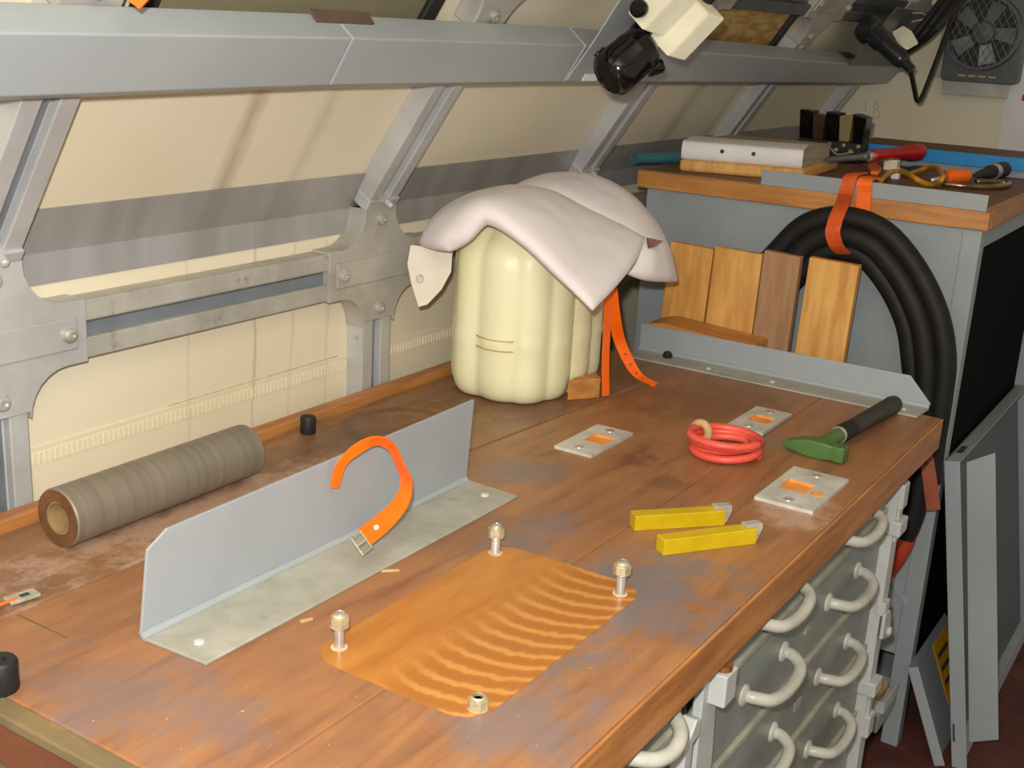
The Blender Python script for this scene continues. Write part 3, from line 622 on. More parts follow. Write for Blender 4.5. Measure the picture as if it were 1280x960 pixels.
# ---------------------------------------------------------------- white pad draped over the canister
def pillow(grid, th, nu, nv, pw=.42, edge=.0025, wr=0):
    rows = [spline(r, nu) for r in grid]; cols = len(rows[0])
    full = [spline([rows[i][j] for i in range(len(rows))], nv) for j in range(cols)]      # full[j][i]
    A, Bn = cols, len(full[0]); top, bot = [], []
    for j in range(A):
        for i in range(Bn):
            pu = full[min(j+1, A-1)][i]-full[max(j-1, 0)][i]; pv = full[j][min(i+1, Bn-1)]-full[j][max(i-1, 0)]
            nn = pu.cross(pv).normalized(); s_, t_ = j/(A-1), i/(Bn-1)
            q = (max(0, 16*s_*(1-s_)*t_*(1-t_)))**pw
            h = edge+th*q
            if wr: h += wr*mnoise.noise(full[j][i]*28)*q
            top.append(full[j][i]+nn*h); bot.append(full[j][i]-nn*h)
    N_ = len(top); fs = []
    for j in range(A-1):
        for i in range(Bn-1):
            a = j*Bn+i; q = (a, a+Bn, a+Bn+1, a+1); fs += [q, tuple(N_+v for v in reversed(q))]
    for i in range(Bn-1):
        fs += [(i, i+1, N_+i+1, N_+i), ((A-1)*Bn+i+1, (A-1)*Bn+i, N_+(A-1)*Bn+i, N_+(A-1)*Bn+i+1)]
    for j in range(A-1):
        fs += [((j+1)*Bn, j*Bn, N_+j*Bn, N_+(j+1)*Bn), (j*Bn+Bn-1, (j+1)*Bn+Bn-1, N_+(j+1)*Bn+Bn-1, N_+j*Bn+Bn-1)]
    return MB().add(top+bot, fs)
D = lambda L: [atd((p[0], p[1]), p[2]-.025) for p in L]
pad = thing('white_pad', CC+Zv*HC, 'folded white stuffed cloth pad draped over the plastic canister', 'pad')
g1 = [D([(524, 306, 2.06), (556, 268, 2.08), (606, 246, 2.10), (668, 240, 2.12), (735, 262, 2.14), (806, 298, 2.10)]),
      D([(530, 308, 2.02), (560, 276, 2.03), (606, 254, 2.05), (668, 254, 2.06), (735, 290, 2.06), (795, 325, 2.03)]),
      D([(545, 312, 1.985), (572, 288, 1.97), (608, 262, 1.97), (662, 276, 1.975), (718, 322, 1.97), (770, 358, 1.95)]),
      D([(560, 313, 1.96), (585, 300, 1.945), (609, 272, 1.925), (655, 303, 1.905), (702, 348, 1.895), (741, 388, 1.89)])]
pillow(g1, .022, 9, 9, wr=.002).build('front_fold', white_cloth, pad, smooth=True)
g2 = [D([(640, 240, 2.22), (690, 224, 2.26), (742, 226, 2.28), (790, 254, 2.30), (824, 300, 2.29), (846, 352, 2.25)]),
      D([(640, 240, 2.17), (690, 232, 2.20), (742, 240, 2.22), (788, 268, 2.22), (820, 310, 2.21), (832, 352, 2.18)]),
      D([(640, 246, 2.13), (690, 244, 2.14), (742, 262, 2.15), (786, 290, 2.15), (808, 320, 2.14), (806, 350, 2.12)]),
      D([(645, 256, 2.10), (690, 258, 2.10), (738, 278, 2.10), (775, 300, 2.10), (790, 325, 2.10), (782, 342, 2.09)])]
pillow(g2, .024, 9, 9, wr=.002).build('back_fold', white_cloth, pad, smooth=True)
fp = [(513, 306), (566, 312), (564, 340), (552, 362), (534, 381), (523, 384), (514, 355), (509, 330)]
P3 = [atd(q, 2.015) for q in fp]; fpn = (atd(fp[0], 1)-CAM).normalized()
b = MB(); b.prism(P3, fpn*.004); flp = b.build('flap', cream_cloth, pad, bevel=.0015)
b = MB(); q = atd((525, 348), 2.013); b.tube([q+R2*(.0045*math.cos(2*PI*k/14))+U2*(.0055*math.sin(2*PI*k/14)) for k in range(14)], .0018, 8, closed=True); b.build('eyelet', steel, flp, smooth=True)
b = MB(); b.prism([atd(q, 2.085) for q in ((809, 297), (829, 301), (820, 308), (810, 311))], fpn*.006); b.build('open_seam', M('brown_stuffing', (120, 84, 66), (90, 60, 46), .9, scale=80), pad)
# ---------------------------------------------------------------- pine block and orange strap right of the canister
b = MB(); b.prism([Vector((x, y, ZB)) for x, y in ((-.972, 1.742), (-.937, 1.795), (-.966, 1.830), (-.975, 1.765))], (0, 0, .036)); tag(b.build('wood_block', pine_x, bevel=.002), 'small pine block wedged against the foot of the canister', 'wood block')
es = thing('orange_strap', onz((757, 497)), 'two orange strap ends hanging below the white pad beside the canister', 'strap')
q0 = onz((757, 496)); q0.z += .002; dep = (q0-CAM).dot(fwd)
pts = [atd((760, 358), 2.07), atd((759, 400), (2.07+dep)/2), atd((757, 450), dep-.01), q0]
MB().ribbon(spline(pts, 6), R2*.012+fwd*.012, .0025).build('strap_band', orange_strap, es)
q1 = onz((819, 483)); q1.z += .003
t1 = spline([atd((764, 362), 2.075), atd((768, 395), 2.11), atd((776, 430), 2.15), onz((795, 466), .83), q1], 6)
MB().ribbon(t1, R2*.022+fwd*.008, .0025).build('strap_tail', orange_strap, es)
b = MB()
for k in (14, 16, 18, 20): b.lathe([(.0018, 0), (.0018, .0025)], t1[k]-fwd*.0022, -fwd, 8)
b.build('eyelets', M('strap_hole', (120, 52, 12), (120, 52, 12), .7), es)
# ---------------------------------------------------------------- strap end with metal plate at the bench end
a = onz((-14, 762), ZB+.004); c = onz((20, 748), ZB+.006); e = thing('buckle_strap', onz((5, 755)), 'orange strap end with a flat metal catch near the bench corner', 'strap')
MB().ribbon([a-(c-a)*1.2, a, c], (.006, -.012, .004), .003).build('strap_band', orange_strap, e)
dA = (onz((46, 741))-onz((18, 750))).normalized(); sA = Vector((-dA.y, dA.x, 0)); o0 = onz((14, 758), ZB+.003)
b = MB(); b.obox(o0, dA*.034, sA*.018, Zv*.004); b.build('catch', carbide, e, bevel=.0012)
b = MB(); b.obox(o0+dA*.014+sA*.005+Zv*.0041, dA*.010, sA*.006, Zv*.0006); b.build('catch_slot', ink, e)
# chips of wood on the bench
for px, an, L_, lb in (((488, 715), .75, .021, 'pale wood splinter beside the near angle plate, close to a bolt'), ((384, 777), 1.15, .014, 'short pale wood splinter between the near angle plate and white-washered bolt')):
    q = onz(px); d = Vector((math.cos(an), math.sin(an), 0)); s_ = Vector((-d.y, d.x, 0)); b = MB(); b.prism([q-d*L_/2, q+d*L_/2+s_*.001, q+d*L_/2+s_*.003, q-d*L_/2+s_*.004], Zv*.002); tag(b.build('wood_splinter', kraft), lb, 'splinter')
# ---------------------------------------------------------------- second, taller bench at the back
YC, TX0, TX1, ZT = 2.345, -1.17, -.444, 1.136
tbl = thing('cabinet_bench', (-.8, 2.7, 0), 'tall grey steel bench with a wooden top standing behind the planks', 'workbench')
MB().box(TX0+.022, TX1-.012, YC, YC+.03, ony((1120, 818), YC).z, ZT-.036).build('front_panel', grey_paint, tbl, bevel=.002)
MB().box(TX1-.045, TX1-.010, YC-.002, YC+.035, 0, ZT-.036).build('corner_leg', grey_paint, tbl, bevel=.002)
MB().box(TX0+.022, TX0+.06, YC+.002, YC+.035, 0, ZT-.036).build('corner_leg', grey_paint, tbl, bevel=.002)
MB().box(TX1-.10, TX1-.06, 3.0, 3.04, 0, ZT-.036).build('corner_leg', grey_paint, tbl, bevel=.002)
MB().box(TX1-.03, TX1-.014, YC+.03, 3.04, ZT-.075, ZT-.036).build('side_apron', grey_paint, tbl, bevel=.002)
MB().box(TX1-.024, TX1-.017, YC+.036, 3.065, .16, ZT-.04).build('side_shade_sheet', black_matt, tbl)  # black sheet stands in for the shade inside the open side
MB().box(TX0+.022, TX0+.03, YC+.036, 3.04, .1, ZT-.036).build('side_panel', grey_paint, tbl)
MB().box(TX0+.03, TX1-.02, YC+.03, 3.04, .12, .135).build('bottom_shelf', grey_paint, tbl)
b = MB(); b.prism([ony(p_, YC-.001) for p_ in ((1111, 724), (1115, 721), (1136, 752), (1132, 756))], (0, -.003, 0)); b.build('brace_rib', grey_plate, tbl)
n = 5
for k in range(n):
    y0 = 2.335+.026+(3.06-2.361)*k/n; y1 = 2.361+(3.06-2.361)*(k+1)/n
    MB().box(TX0, TX1-.0215, y0+.0005, y1-.0005, ZT-.036, ZT).build('top_board', table_wood, tbl, bevel=.001)
MB().box(TX0, TX1, 2.335, 2.3605, ZT-.036, ZT).build('front_edge', pine_x, tbl, bevel=.0025)
MB().box(TX1-.021, TX1, 2.3612, 3.06, ZT-.036, ZT).build('side_edge', pine_y, tbl, bevel=.0025)
for px in ((1205, 308), (990, 255), (830, 245)):
    q = ony(px, YC); MB().lathe([(.004, 0), (.0035, .002), (0, .003)], q, -Yv, 10).build('rivet', grey_paint, tbl, smooth='auto')
# grey bar standing along the front edge
b = MB(); b.box(-.892, -.452, 2.338, 2.342, ZT, ZT+.030); b.box(-.892, -.452, 2.342, 2.372, ZT, ZT+.003); tag(b.build('steel_angle_bar', grey_paint, bevel=.0006), 'slim grey steel angle bar along the front edge of the tall bench', 'angle bar')
# planks leaning in the gap
for k, (xa, xb, zt, mt, lb) in enumerate(((-1.066, -.968, .999, pine, 'pine plank closest to the white pad, leaning on the tall bench'), (-.965, -.861, 1.003, pine, 'second pine plank from the white pad, leaning on the tall bench'),
        (-.858, -.781, 1.010, pine_grey, 'greyish weathered plank among the yellow ones leaning on the tall bench'), (-.763, -.663, 1.010, pine, 'separate pine plank leaning on the tall bench inside the hose loop'))):
    b = MB(); sk = -.010 if k in (0, 3) else .004
    f_ = 2.238/2.31; xa *= f_; xb *= f_; zt = 1.42+(zt-1.42)*f_
    b.prism([Vector((xa+sk, 2.165, 0)), Vector((xb+sk, 2.165, 0)), Vector((xb, 2.238, zt-.003)), Vector((xa, 2.238, zt))], (0, .02, 0)); tag(b.build('plank', mt, bevel=.002), lb, 'plank', 'planks leaning on the tall bench')
q0, q1 = ony((812, 398), 2.16), ony((945, 428), 2.16)
b = MB(); b.prism([Vector((q0.x, 2.1415, q0.z-.05)), Vector((q1.x, 2.1415, q1.z-.05)), Vector((q1.x, 2.1415, q1.z-.004)), Vector((q0.x+.035, 2.1415, q0.z)), Vector((q0.x, 2.1415, q0.z-.008))], (0, .085, 0))
b2 = tag(b.build('wood_batten', pine_x, bevel=.002), 'flat wooden batten lying against the plank feet behind the far angle plate', 'batten')
# ---------------------------------------------------------------- thick black hose
hs = thing('rubber_hose', (-.65, 2.26, .45), 'thick black rubber hose bundle looped over the front of the tall bench', 'hose')
core = [(-.80, .55), (-.835, .75), (-.845, .85), (-.835, .93), (-.79, 1.00), (-.745, 1.052), (-.69, 1.068), (-.63, 1.055), (-.57, 1.0), (-.525, .93), (-.503, .86), (-.493, .79), (-.487, .70), (-.478, .62), (-.482, .545), (-.500, .47)]
offs = [(.030, -.030), (.000, -.034), (-.026, -.022), (.018, .006), (-.014, .010)]
for k, (o_, dy) in enumerate(offs):
    pts = []
    for i, (x, z) in enumerate(core):
        a = Vector((core[min(i+1, len(core)-1)][0]-core[max(i-1, 0)][0], 0, core[min(i+1, len(core)-1)][1]-core[max(i-1, 0)][1])).normalized(); nn = Vector((-a.z, 0, a.x))
        tp_ = 1.0 if i < 11 else max(.35, 1-(i-10)*.16)
        yy = 2.30+dy*.8; pts.append(Vector((x, yy, z))+nn*o_*tp_*1.15)
    if k in (0, 3): pts = pts[:14]
    if k == 2: pts = pts[:15]
    MB().tube(spline(pts, 5), .0205 if k != 1 else .022, 12).build('hose_strand', hose_rubber, hs, smooth=True)
    if k == 1: endp, endd = pts[-1], (pts[-1]-pts[-2]).normalized()
MB().lathe([(.024, -.03), (.025, -.024), (.023, .02), (.016, .06), (.012, .085), (0, .087)], endp, endd, 16).build('end_sleeve', red_cap, hs, smooth='auto')
MB().lathe([(.0215, 0), (.0225, .002), (.0225, .05), (.0215, .052)], Vector((-.482, 2.25, .665)), Vector((.0, 0, 1)), 14).build('sleeve', rubber, hs, smooth='auto')
# orange strap that hangs the hose from the bench top
st = thing('hose_strap', (-.68, 2.31, 1.02), 'dull orange webbing strap tying the hose to the tall bench top', 'strap')
y0 = 2.328
pL = [ony((1066, 221), 2.336)+Vector((0, .05, .004)), ony((1064, 220), 2.334), ony((1057, 243), 2.318), ony((1052, 257), 2.262), ony((1047, 268), 2.240), ony((1043, 280), 2.230), ony((1041, 292), 2.226), ony((1046, 308), 2.238), ony((1056, 318), 2.268)]
MB().ribbon(spline(pL, 5), (.028, 0, .004), .003).build('front_band', orange_dull, st)
pR = [ony((1083, 226), 2.336)+Vector((0, .05, .003)), ony((1082, 225), 2.333), ony((1080, 245), 2.331), ony((1078, 272), 2.318)]
MB().ribbon(spline(pR, 5), (.028, 0, 0), .003).build('rear_band', orange_strap, st)
# lower brown tie
lt = [ony((1152, 546), 2.27), ony((1156, 562), 2.246), ony((1161, 590), 2.238), ony((1164, 612), 2.236), ony((1167, 637), 2.234)]
tag(MB().ribbon(spline(lt, 4), (.026, .004, 0), .005).build('brown_tie', brown_strap), 'brown strap end hanging on the hose below the bench corner', 'strap')
# ---------------------------------------------------------------- things on the tall bench
# wooden board, binder of paper
bd = MB(); bd.prism([Vector((x, y, ZT)) for x, y in ((-1.105, 2.40), (-.852, 2.475), (-.885, 2.80), (-1.135, 2.78))], (0, 0, .026)); tag(bd.build('wooden_board', pine, bevel=.008, segs=3), 'pale wooden board lying under the stack of white papers', 'board')
pb = thing('paper_stack', (-1.0, 2.6, ZT+.026), 'thick punched stack of white paper on the wooden board', 'papers')
q = [(-1.108, 2.42), (-.862, 2.488), (-.895, 2.76), (-1.135, 2.74)]
MB().prism([Vector((x, y, ZT+.0265)) for x, y in q], (0, 0, .034)).build('pages', paper_edge, pb)
b = MB(); u = (Vector((q[1][0], q[1][1], 0))-Vector((q[0][0], q[0][1], 0))); w_ = Vector((-u.y, u.x, 0)).normalized()
o0 = Vector((q[0][0], q[0][1], ZT+.0268)); prof = []
for k in range(9):
    a = PI*(k/8)-PI/2; prof.append((-.004-.010*math.cos(a), .017+.0185*math.sin(a)))
prof = [(.004, -.0012)]+prof+[(.12, .0345), (.12, .036)]+[(x-.0, y+.0012) for x, y in [( .0, .0355)]]
prof2 = [(-.003-.012*math.cos(PI*k/8-PI/2), .018+.020*math.sin(PI*k/8-PI/2)) for k in range(9)]
outer = [(.01, -.001)]+prof2+[(.14, .038)]; inner = [(.14, .0365)]+[(x+.0015, y*.93+.0012) for x, y in reversed(prof2)]+[(.01, .0005)]
b.prism([o0+w_*x+Zv*y for x, y in outer+inner], u); cv = b.build('cover', paper_white, pb, smooth='auto')
for t in (.34, .60):
    b = MB(); b.lathe([(.0045, 0), (.0045, .001), (0, .001)], o0+u*t+w_*-.0148+Zv*.022, -w_, 12); b.build('punch_hole', ink, cv)
b = MB(); t0 = ony((792, 206), 2.43); t0.z = ZT+.012; b.lathe([(.0075, 0), (.012, 0), (.012, .14), (.0075, .14), (.0075, 0)], t0, (.05, .135, 0), 18); b.f = [f for f in b.f if len(f) == 4]; tag(b.build('plastic_tube', teal, smooth='auto'), 'teal plastic tube lying behind the wooden board', 'tube')
# electrical component with black cups
ec = thing('switch_block', (-.97, 3.0, ZT), 'dark glossy electrical switch block with brass terminals on the tall bench', 'switch block')
MB().box(-1.05, -.89, 2.975, 3.045, ZT, ZT+.05).build('base', rubber, ec, bevel=.004)
for k, mt in enumerate((black_gloss, M('amber_glass', (74, 54, 34), (50, 36, 22), .15), black_gloss, M('pale_insulator', (150, 130, 90), (130, 110, 76), .3), black_gloss)):
    x = -1.05+.034*k; b = MB(); b.prism([Vector((x, 2.98, ZT+.05)), Vector((x+.025, 2.98, ZT+.05)), Vector((x+.031, 2.97, ZT+.118-.006*(k % 3 == 1))), Vector((x-.003, 2.97, ZT+.120-.008*(k % 2)))], (0, .055, 0)); b.build('cup', mt, ec, bevel=.003)
for k in range(6):
    b = MB(); x = -.985+.018*k; b.lathe([(.005, 0), (.005, .006), (.003, .009), (0, .01)], (x, 2.975, ZT+.03+.012*(k % 2)), -Yv, 10); b.build('terminal', brass_nut, ec, smooth='auto')
MB().tube(spline([(-.98, 2.968, ZT+.03), (-.96, 2.955, ZT+.035), (-.94, 2.96, ZT+.02), (-.90, 2.955, ZT+.03)], 5), .0018, 6).build('wire', kraft, ec, smooth=True)
# blue edged low cabinet behind
bl = thing('blue_edged_counter', (-.45, 3.2, 0), 'low counter with a bright blue front edge before the back wall', 'counter')
MB().box(-.945, .2, 3.083, 3.30, 0, 1.150).build('body', grey_paint, bl)
MB().box(-.950, .2, 3.070, 3.0825, 1.1505, 1.181).build('front_edge', blue_paint, bl, bevel=.0015)
MB().box(-.950, .2, 3.083, 3.30, 1.1505, 1.181).build('top', table_wood, bl, bevel=.001)
# red handled tool
rp0 = onz((1078, 196), ZT+.036); rp1 = onz((1151, 189), ZT+.0455); rd = rp1-rp0; Lr = rd.length
rdr = thing('red_handled_tool', (rp0.x, rp0.y, ZT), 'screwdriver-like tool with a red handle lying across other tools', 'hand tool')
MB().lathe([(.007, -.12), (.007, .0), (.009, .002), (.009, .02)], rp0, rd, 14).build('shaft', M('grey_shaft', (110, 118, 120), (96, 104, 106), .4, .3), rdr, smooth='auto')
MB().lathe([(.0095, .019), (.0115, .021), (.0115, .030), (.0095, .032)], rp0, rd, 14).build('ferrule', steel, rdr, smooth='auto')
MB().lathe([(.010, .031), (.0150, .036), (.014, Lr*.5), (.0155, Lr-.06), (.020, Lr-.04), (.0205, Lr-.01), (.017, Lr), (0, Lr)], rp0, rd, 20).build('handle', red_handle, rdr, smooth='auto')
hm = rp0+rd*.52; b = MB(); b.box(hm.x-.016, hm.x+.016, hm.y-.014, hm.y+.014, ZT+.0027, hm.z-.0125)
tag(b.build('wedge_block', beige, bevel=.003), 'small cream block under the red handle of the long tool', 'block')
# saw / blade, orange handles, yellow cable, pipe, socket
def flat_tool(pts, z, th, mat, name, label, cat):
    b = MB(); b.prism([Vector((*onz(p, z).xy, z)) for p in pts], Zv*th); return tag(b.build(name, mat, bevel=.001), label, cat)
flat_tool([(1078, 222), (1110, 214), (1200, 198), (1204, 200), (1150, 216), (1092, 228)], ZT, .003, M('blade_steel', (104, 84, 72), (80, 64, 54), .4, .6, scale=40), 'knife_blade', 'dark pointed steel blade lying among the tools on the tall bench', 'blade')
flat_tool([(1083, 211), (1092, 205), (1102, 214), (1098, 219), (1088, 218)], ZT+.003, .008, orange_strap, 'orange_grip', 'small orange plastic grip beside the red-handled tool', 'grip')
og = thing('orange_handled_tool', (*onz((1196, 222), ZT).xy, ZT), 'tool with an orange plastic handle next to the yellow cable', 'hand tool')
b = MB(); o1, o2 = onz((1184, 220), ZT+.016), onz((1210, 220), ZT+.016); o1.z = o2.z = ZT+.016
b.lathe([(.008, 0), (.014, .004), (.0155, .02), (.0155, (o2-o1).length-.008), (.012, (o2-o1).length), (0, (o2-o1).length)], o1, o2-o1, 16); b.build('handle', orange_strap, og, smooth='auto')
b = MB(); b.tube([o1, o1-(o2-o1)*.75+Vector((0, 0, -.010))], .005, 10); b.build('shank', steel, og, smooth=True)
yz = ZT+.006; yp = [onz(p, ZT+h) for p, h in (((1100, 227), .007), ((1112, 216), .016), ((1126, 214), .020), ((1142, 222), .022), ((1155, 229), .012), ((1168, 231), .007), ((1178, 223), .026), ((1173, 211), .029), ((1160, 210), .016), ((1141, 216), .007), ((1133, 219), .007))]
tag(MB().tube(spline(yp, 6), .0058, 8).build('yellow_cable', yellow_cable, smooth=True), 'looped yellow cable lying behind the grey angle bar', 'cable')
bx = onz((1118, 224), ZT); b = MB(); b.box(bx.x-.008, bx.x+.010, bx.y-.006, bx.y+.01, ZT, ZT+.026); tag(b.build('white_plug', paper_white, bevel=.003), 'small white block inside the yellow cable loop', 'plug')
pp = [onz(p, ZT+.007) for p in ((1178, 230), (1210, 233), (1240, 234), (1257, 232), (1261, 229.5), (1250, 228), (1220, 227))]
for v in pp: v.z = ZT+.0075
tag(MB().tube(spline(pp, 6), .0065, 10).build('bent_pipe', M('brass_pipe', (150, 130, 100), (110, 92, 70), .25, .8, scale=30), smooth=True), 'bent brassy metal pipe lying near the bench corner', 'pipe')
so0 = onz((1222, 220), ZT+.016); so1 = onz((1254, 213), ZT+.016); so0.z = so1.z = ZT+.0185; sd = so1-so0; sL = sd.length
sk = thing('socket_wrench', (so1.x, so1.y, ZT), 'dark ratchet wrench with a steel socket head pointing sideways', 'wrench')
MB().lathe([(.006, -.012), (.008, 0), (.013, sL*.4), (.016, sL*.45), (.016, sL*.55)], so0, sd, 16).build('drive', rubber, sk, smooth='auto')
MB().lathe([(.0168, sL*.55), (.0178, sL*.58), (.0178, sL*.68), (.0168, sL*.7)], so0, sd, 18).build('ring', steel, sk, smooth='auto')
MB().lathe([(.018, sL*.7), (.0185, sL*.75), (.018, sL), (.012, sL+.001), (.011, sL-.008), (0, sL-.008)], so0, sd, 18).build('socket', rubber, sk, smooth='auto')
# ---------------------------------------------------------------- work lamp bracket on the duct
lp = thing('work_lamp', (-1.0, 1.86, 1.33), 'black bakelite lamp head with beige arms on a grey bracket plate', 'lamp')
dp = duct_prof(1.86); o0 = dp[1]+nf*.001
vdir = (dp[2]-dp[1]).normalized()
q = [onx((706, 96), -1.03), onx((724, 56), -.99), onx((768, -8), -.955), onx((808, -8), -.955), onx((790, 60), -.985), onx((772, 96), -1.03)]
plo = [dp[1]+Vector((.002, -.068, .004)), dp[2]+Vector((.003, -.062, 0)), dp[2]+vdir*.16+Vector((.003, -.055, 0)), dp[2]+vdir*.16+Vector((.003, .03, 0)), dp[2]+Vector((.003, .05, 0)), dp[1]+Vector((.002, .05, .004))]
MB().prism(plo, nf*.003).build('bracket_plate', duct_paint, lp, bevel=.0006)
# head: squat black drum with ribs and a cable gland
hc = onx((782, 78), -.945); axd = (atd((770, 100), 2.0)-atd((798, 45), 2.02)).normalized(); axd = (-R2*.72-U2*.66-fwd*.22).normalized()
o_ = hc-axd*.042
b = MB(); b.lathe([(.012, -.012), (.026, -.01), (.036, 0), (.0375, .004), (.0375, .018), (.0395, .02), (.0395, .026), (.0385, .028), (.0405, .062), (.0385, .078), (.030, .086), (.026, .082), (0, .082)], o_, axd, 28); b.build('lamp_head', black_gloss, lp, smooth='auto')
sx = axd.cross(R2).normalized(); sy = axd.cross(sx)
for a in (1.2, 3.4, 5.6):
    b = MB(); dr = sx*math.cos(a)+sy*math.sin(a); b.obox(o_+dr*.034+axd*.056-dr.cross(axd)*.007, axd*.020, dr.cross(axd)*.014, dr*.009)
    b.build('cooling_rib', black_gloss, lp, bevel=.003)
g0 = atd((808, 88), 1.99); b = MB(); b.lathe([(.011, 0), (.013, .004), (.013, .024), (.009, .03), (0, .03)], g0, R2*.8+U2*.25-fwd*.1, 14); b.build('cable_gland', black_gloss, lp, smooth='auto')
b = MB(); b.lathe([(.017, -.012), (.02, 0), (.02, .035), (.014, .04)], atd((800, 42), 2.03), axd*-1, 16); b.build('neck', black_gloss, lp, smooth='auto')
def beam_px(c, dep, name, thick):
    P3 = [atd(p, d) for p, d in zip(c, dep)]; return P3
# two beige box arms: faces from photographed corners, own depth
def arm(front, dep, deps2, name='arm'):
    b = MB(); A = [atd(p, dep) for p in front]; d = (fwd*.75+R2*.5-U2*.1)*deps2; b.prism(A, d); return b.build(name, beige, lp, bevel=.004)
axA = (atd((880, -40), 1.9)-atd((805, 38), 1.9)).normalized()       # both arms rise to the right
def box_arm(corner_px, dep, wpx_vec, hvec, L_):
    o = atd(corner_px, dep); b = MB(); b.obox(o, axA*L_, wpx_vec, hvec); return b.build('arm', beige, lp, bevel=.004)
pxm = 1.93/F
e1 = R2*(-20*pxm)+U2*(24*pxm)+fwd*.004      # end face edge seen from below
a1 = box_arm((803, 38), 1.93, e1, R2*(30*pxm)+U2*(-2*pxm)+fwd*.035, .22)
a2 = box_arm((834, 71), 1.96, R2*(-24*pxm)+U2*(27*pxm)+fwd*.004, R2*(26*pxm)+U2*(0*pxm)+fwd*.03, .098)
b = MB(); kc = atd((801, 11), 1.925); b.lathe([(.0, -.001), (.0135, 0), (.0145, .003), (.0145, .014), (.012, .018), (0, .018)], kc, -fwd*.8-R2*.4-U2*.2, 20); b.build('knob', black_gloss, a1, smooth='auto')
b = MB(); kc = atd((873, 8), 1.99); b.lathe([(.012, -.01), (.013, 0), (.013, .03), (.0, .032)], kc, axA, 16); b.build('pivot', black_gloss, a2, smooth='auto')
# ---------------------------------------------------------------- plug socket at the duct end, cables
ps = thing('plug_socket', (-1.0, 3.3, 1.40), 'dark industrial plug pushed into a socket plate at the duct end', 'plug')
dq = duct_prof(3.3)
b = MB(); pts4 = [dq[2]+Vector((.002, -.09, 0)), dq[2]+Vector((.002, .28, 0)), dq[2]+Vector((.085, .28, .15)), dq[2]+Vector((.085, -.02, .15))]; b.prism(pts4, nf*.004); b.build('socket_plate', dark_grey, ps)
pn_ = (pts4[1]-pts4[0]).cross(pts4[3]-pts4[0]).normalized(); pn_ = pn_ if pn_.dot(CAM-pts4[0]) > 0 else -pn_
def on_plate(p, lift=.003):
    d = ray(p); return CAM+d*((pts4[0]-CAM).dot(pn_)/d.dot(pn_))+pn_*lift
pc0, pc1 = atd((1090, 40), 3.12), atd((1130, 78), 3.08); pd = pc1-pc0; pl = pd.length
MB().lathe([(.034, -.03), (.036, -.02), (.036, .0), (.029, .006), (.028, pl*.35), (.024, pl*.37), (.023, pl*.9), (.019, pl), (.013, pl+.004), (.012, pl+.03), (0, pl+.03)], pc0, pd, 20).build('plug_body', M('dark_bakelite', (40, 42, 44), (30, 32, 34), .25), ps, smooth='auto')
MB().tube([on_plate((1091, 39), 0), pc0+pd.normalized()*.01], .026, 16).build('socket', M('dark_socket', (58, 62, 64), (48, 52, 54), .35), ps, smooth='auto')
MB().obox(on_plate((1113, 40), 0), R2*.035+U2*.02, R2*.02-U2*.035, pn_*.03).build('junction_cover', beige, ps, bevel=.004)
b = MB(); b.tube(spline([on_plate((1138, 16), 0), on_plate((1147, 12), .02), on_plate((1149, 18), .02), on_plate((1136, 28), 0)], 4), .003, 8); b.build('wire_bail', steel, ps, smooth=True)
cb = thing('black_cables', (-.9, 3.5, 1.4), 'bundle of black cables running from the plug up the corner', 'cable')
ce = pc1+pd.normalized()*.02
MB().tube(spline([ce, atd((1139, 92), 3.09), atd((1143, 112), 3.14), atd((1146, 125), 3.2), atd((1152, 122), 3.21), atd((1165, 90), 3.22), atd((1180, 50), 3.23), atd((1192, 18), 3.23), atd((1205, -20), 3.22)], 6), .0062, 8).build('lead', rubber, cb, smooth=True)
for k, (a, m_, z, r) in enumerate((((1110, 70), (1146, 40), (1196, -25), .010), ((1118, 66), (1154, 43), (1212, -25), .0105), ((1125, 60), (1160, 34), (1204, -25), .009), ((1126, 72), (1164, 42), (1222, -25), .0095))):
    MB().tube(spline([on_plate(a, -.002), atd(m_, 3.25-.012*k), atd(z, 3.24-.012*k)], 8), r, 10).build('cable', rubber, cb, smooth=True)
# ---------------------------------------------------------------- fan on the back wall
fc = ony((1228, 41), YE-.10); fn = thing('wall_fan', (fc.x, YE, fc.z-.13), 'dark grey box fan with a round wire grille on the back wall', 'fan')
FY = YE-.10; R_ = .098
b = MB(); poly = []
hw, hh = .105, .125
for cx, cz, a0 in ((hw-.015, hh-.015, 0), (-hw+.015, hh-.015, 90), (-hw+.015, -hh+.015, 180), (hw-.015, -hh+.015, 270)):
    for k in range(5): a = math.radians(a0+22.5*k); poly.append((fc.x+cx+.015*math.cos(a), fc.z-.012+cz+.015*math.sin(a)))
b.prism([Vector((x, FY+.03, z)) for x, z in poly], (0, .07, 0)); b.build('housing', dark_grey, fn, bevel=.003)
b = MB(); b.lathe([(R_-.004, .0), (R_+.004, 0), (R_+.006, .03), (R_-.002, .03), (R_-.004, 0)], (fc.x, FY, fc.z), Yv, 40); b.f = [f for f in b.f if len(f) == 4]; b.build('rim', dark_grey, fn, smooth='auto')
b = MB(); b.lathe([(R_-.002, 0), (R_-.002, .004), (0, .004)], (fc.x, FY+.026, fc.z), Yv, 40); b.build('dark_back', rubber, fn)
for k in range(5):
    a = 2*PI*k/5; b = MB(); d = Vector((math.cos(a), 0, math.sin(a))); t_ = Vector((-math.sin(a), 0, math.cos(a)))
    c = Vector((fc.x, FY+.012, fc.z)); b.prism([c+d*.03-t_*.014, c+d*.085-t_*.028+Vector((0, -.004, 0)), c+d*.088+t_*.018+Vector((0, .01, 0)), c+d*.03+t_*.014+Vector((0, .006, 0))], (0, .002, 0)); b.build('blade', M('fan_blade', (120, 126, 126), (104, 110, 110), .4), fn)
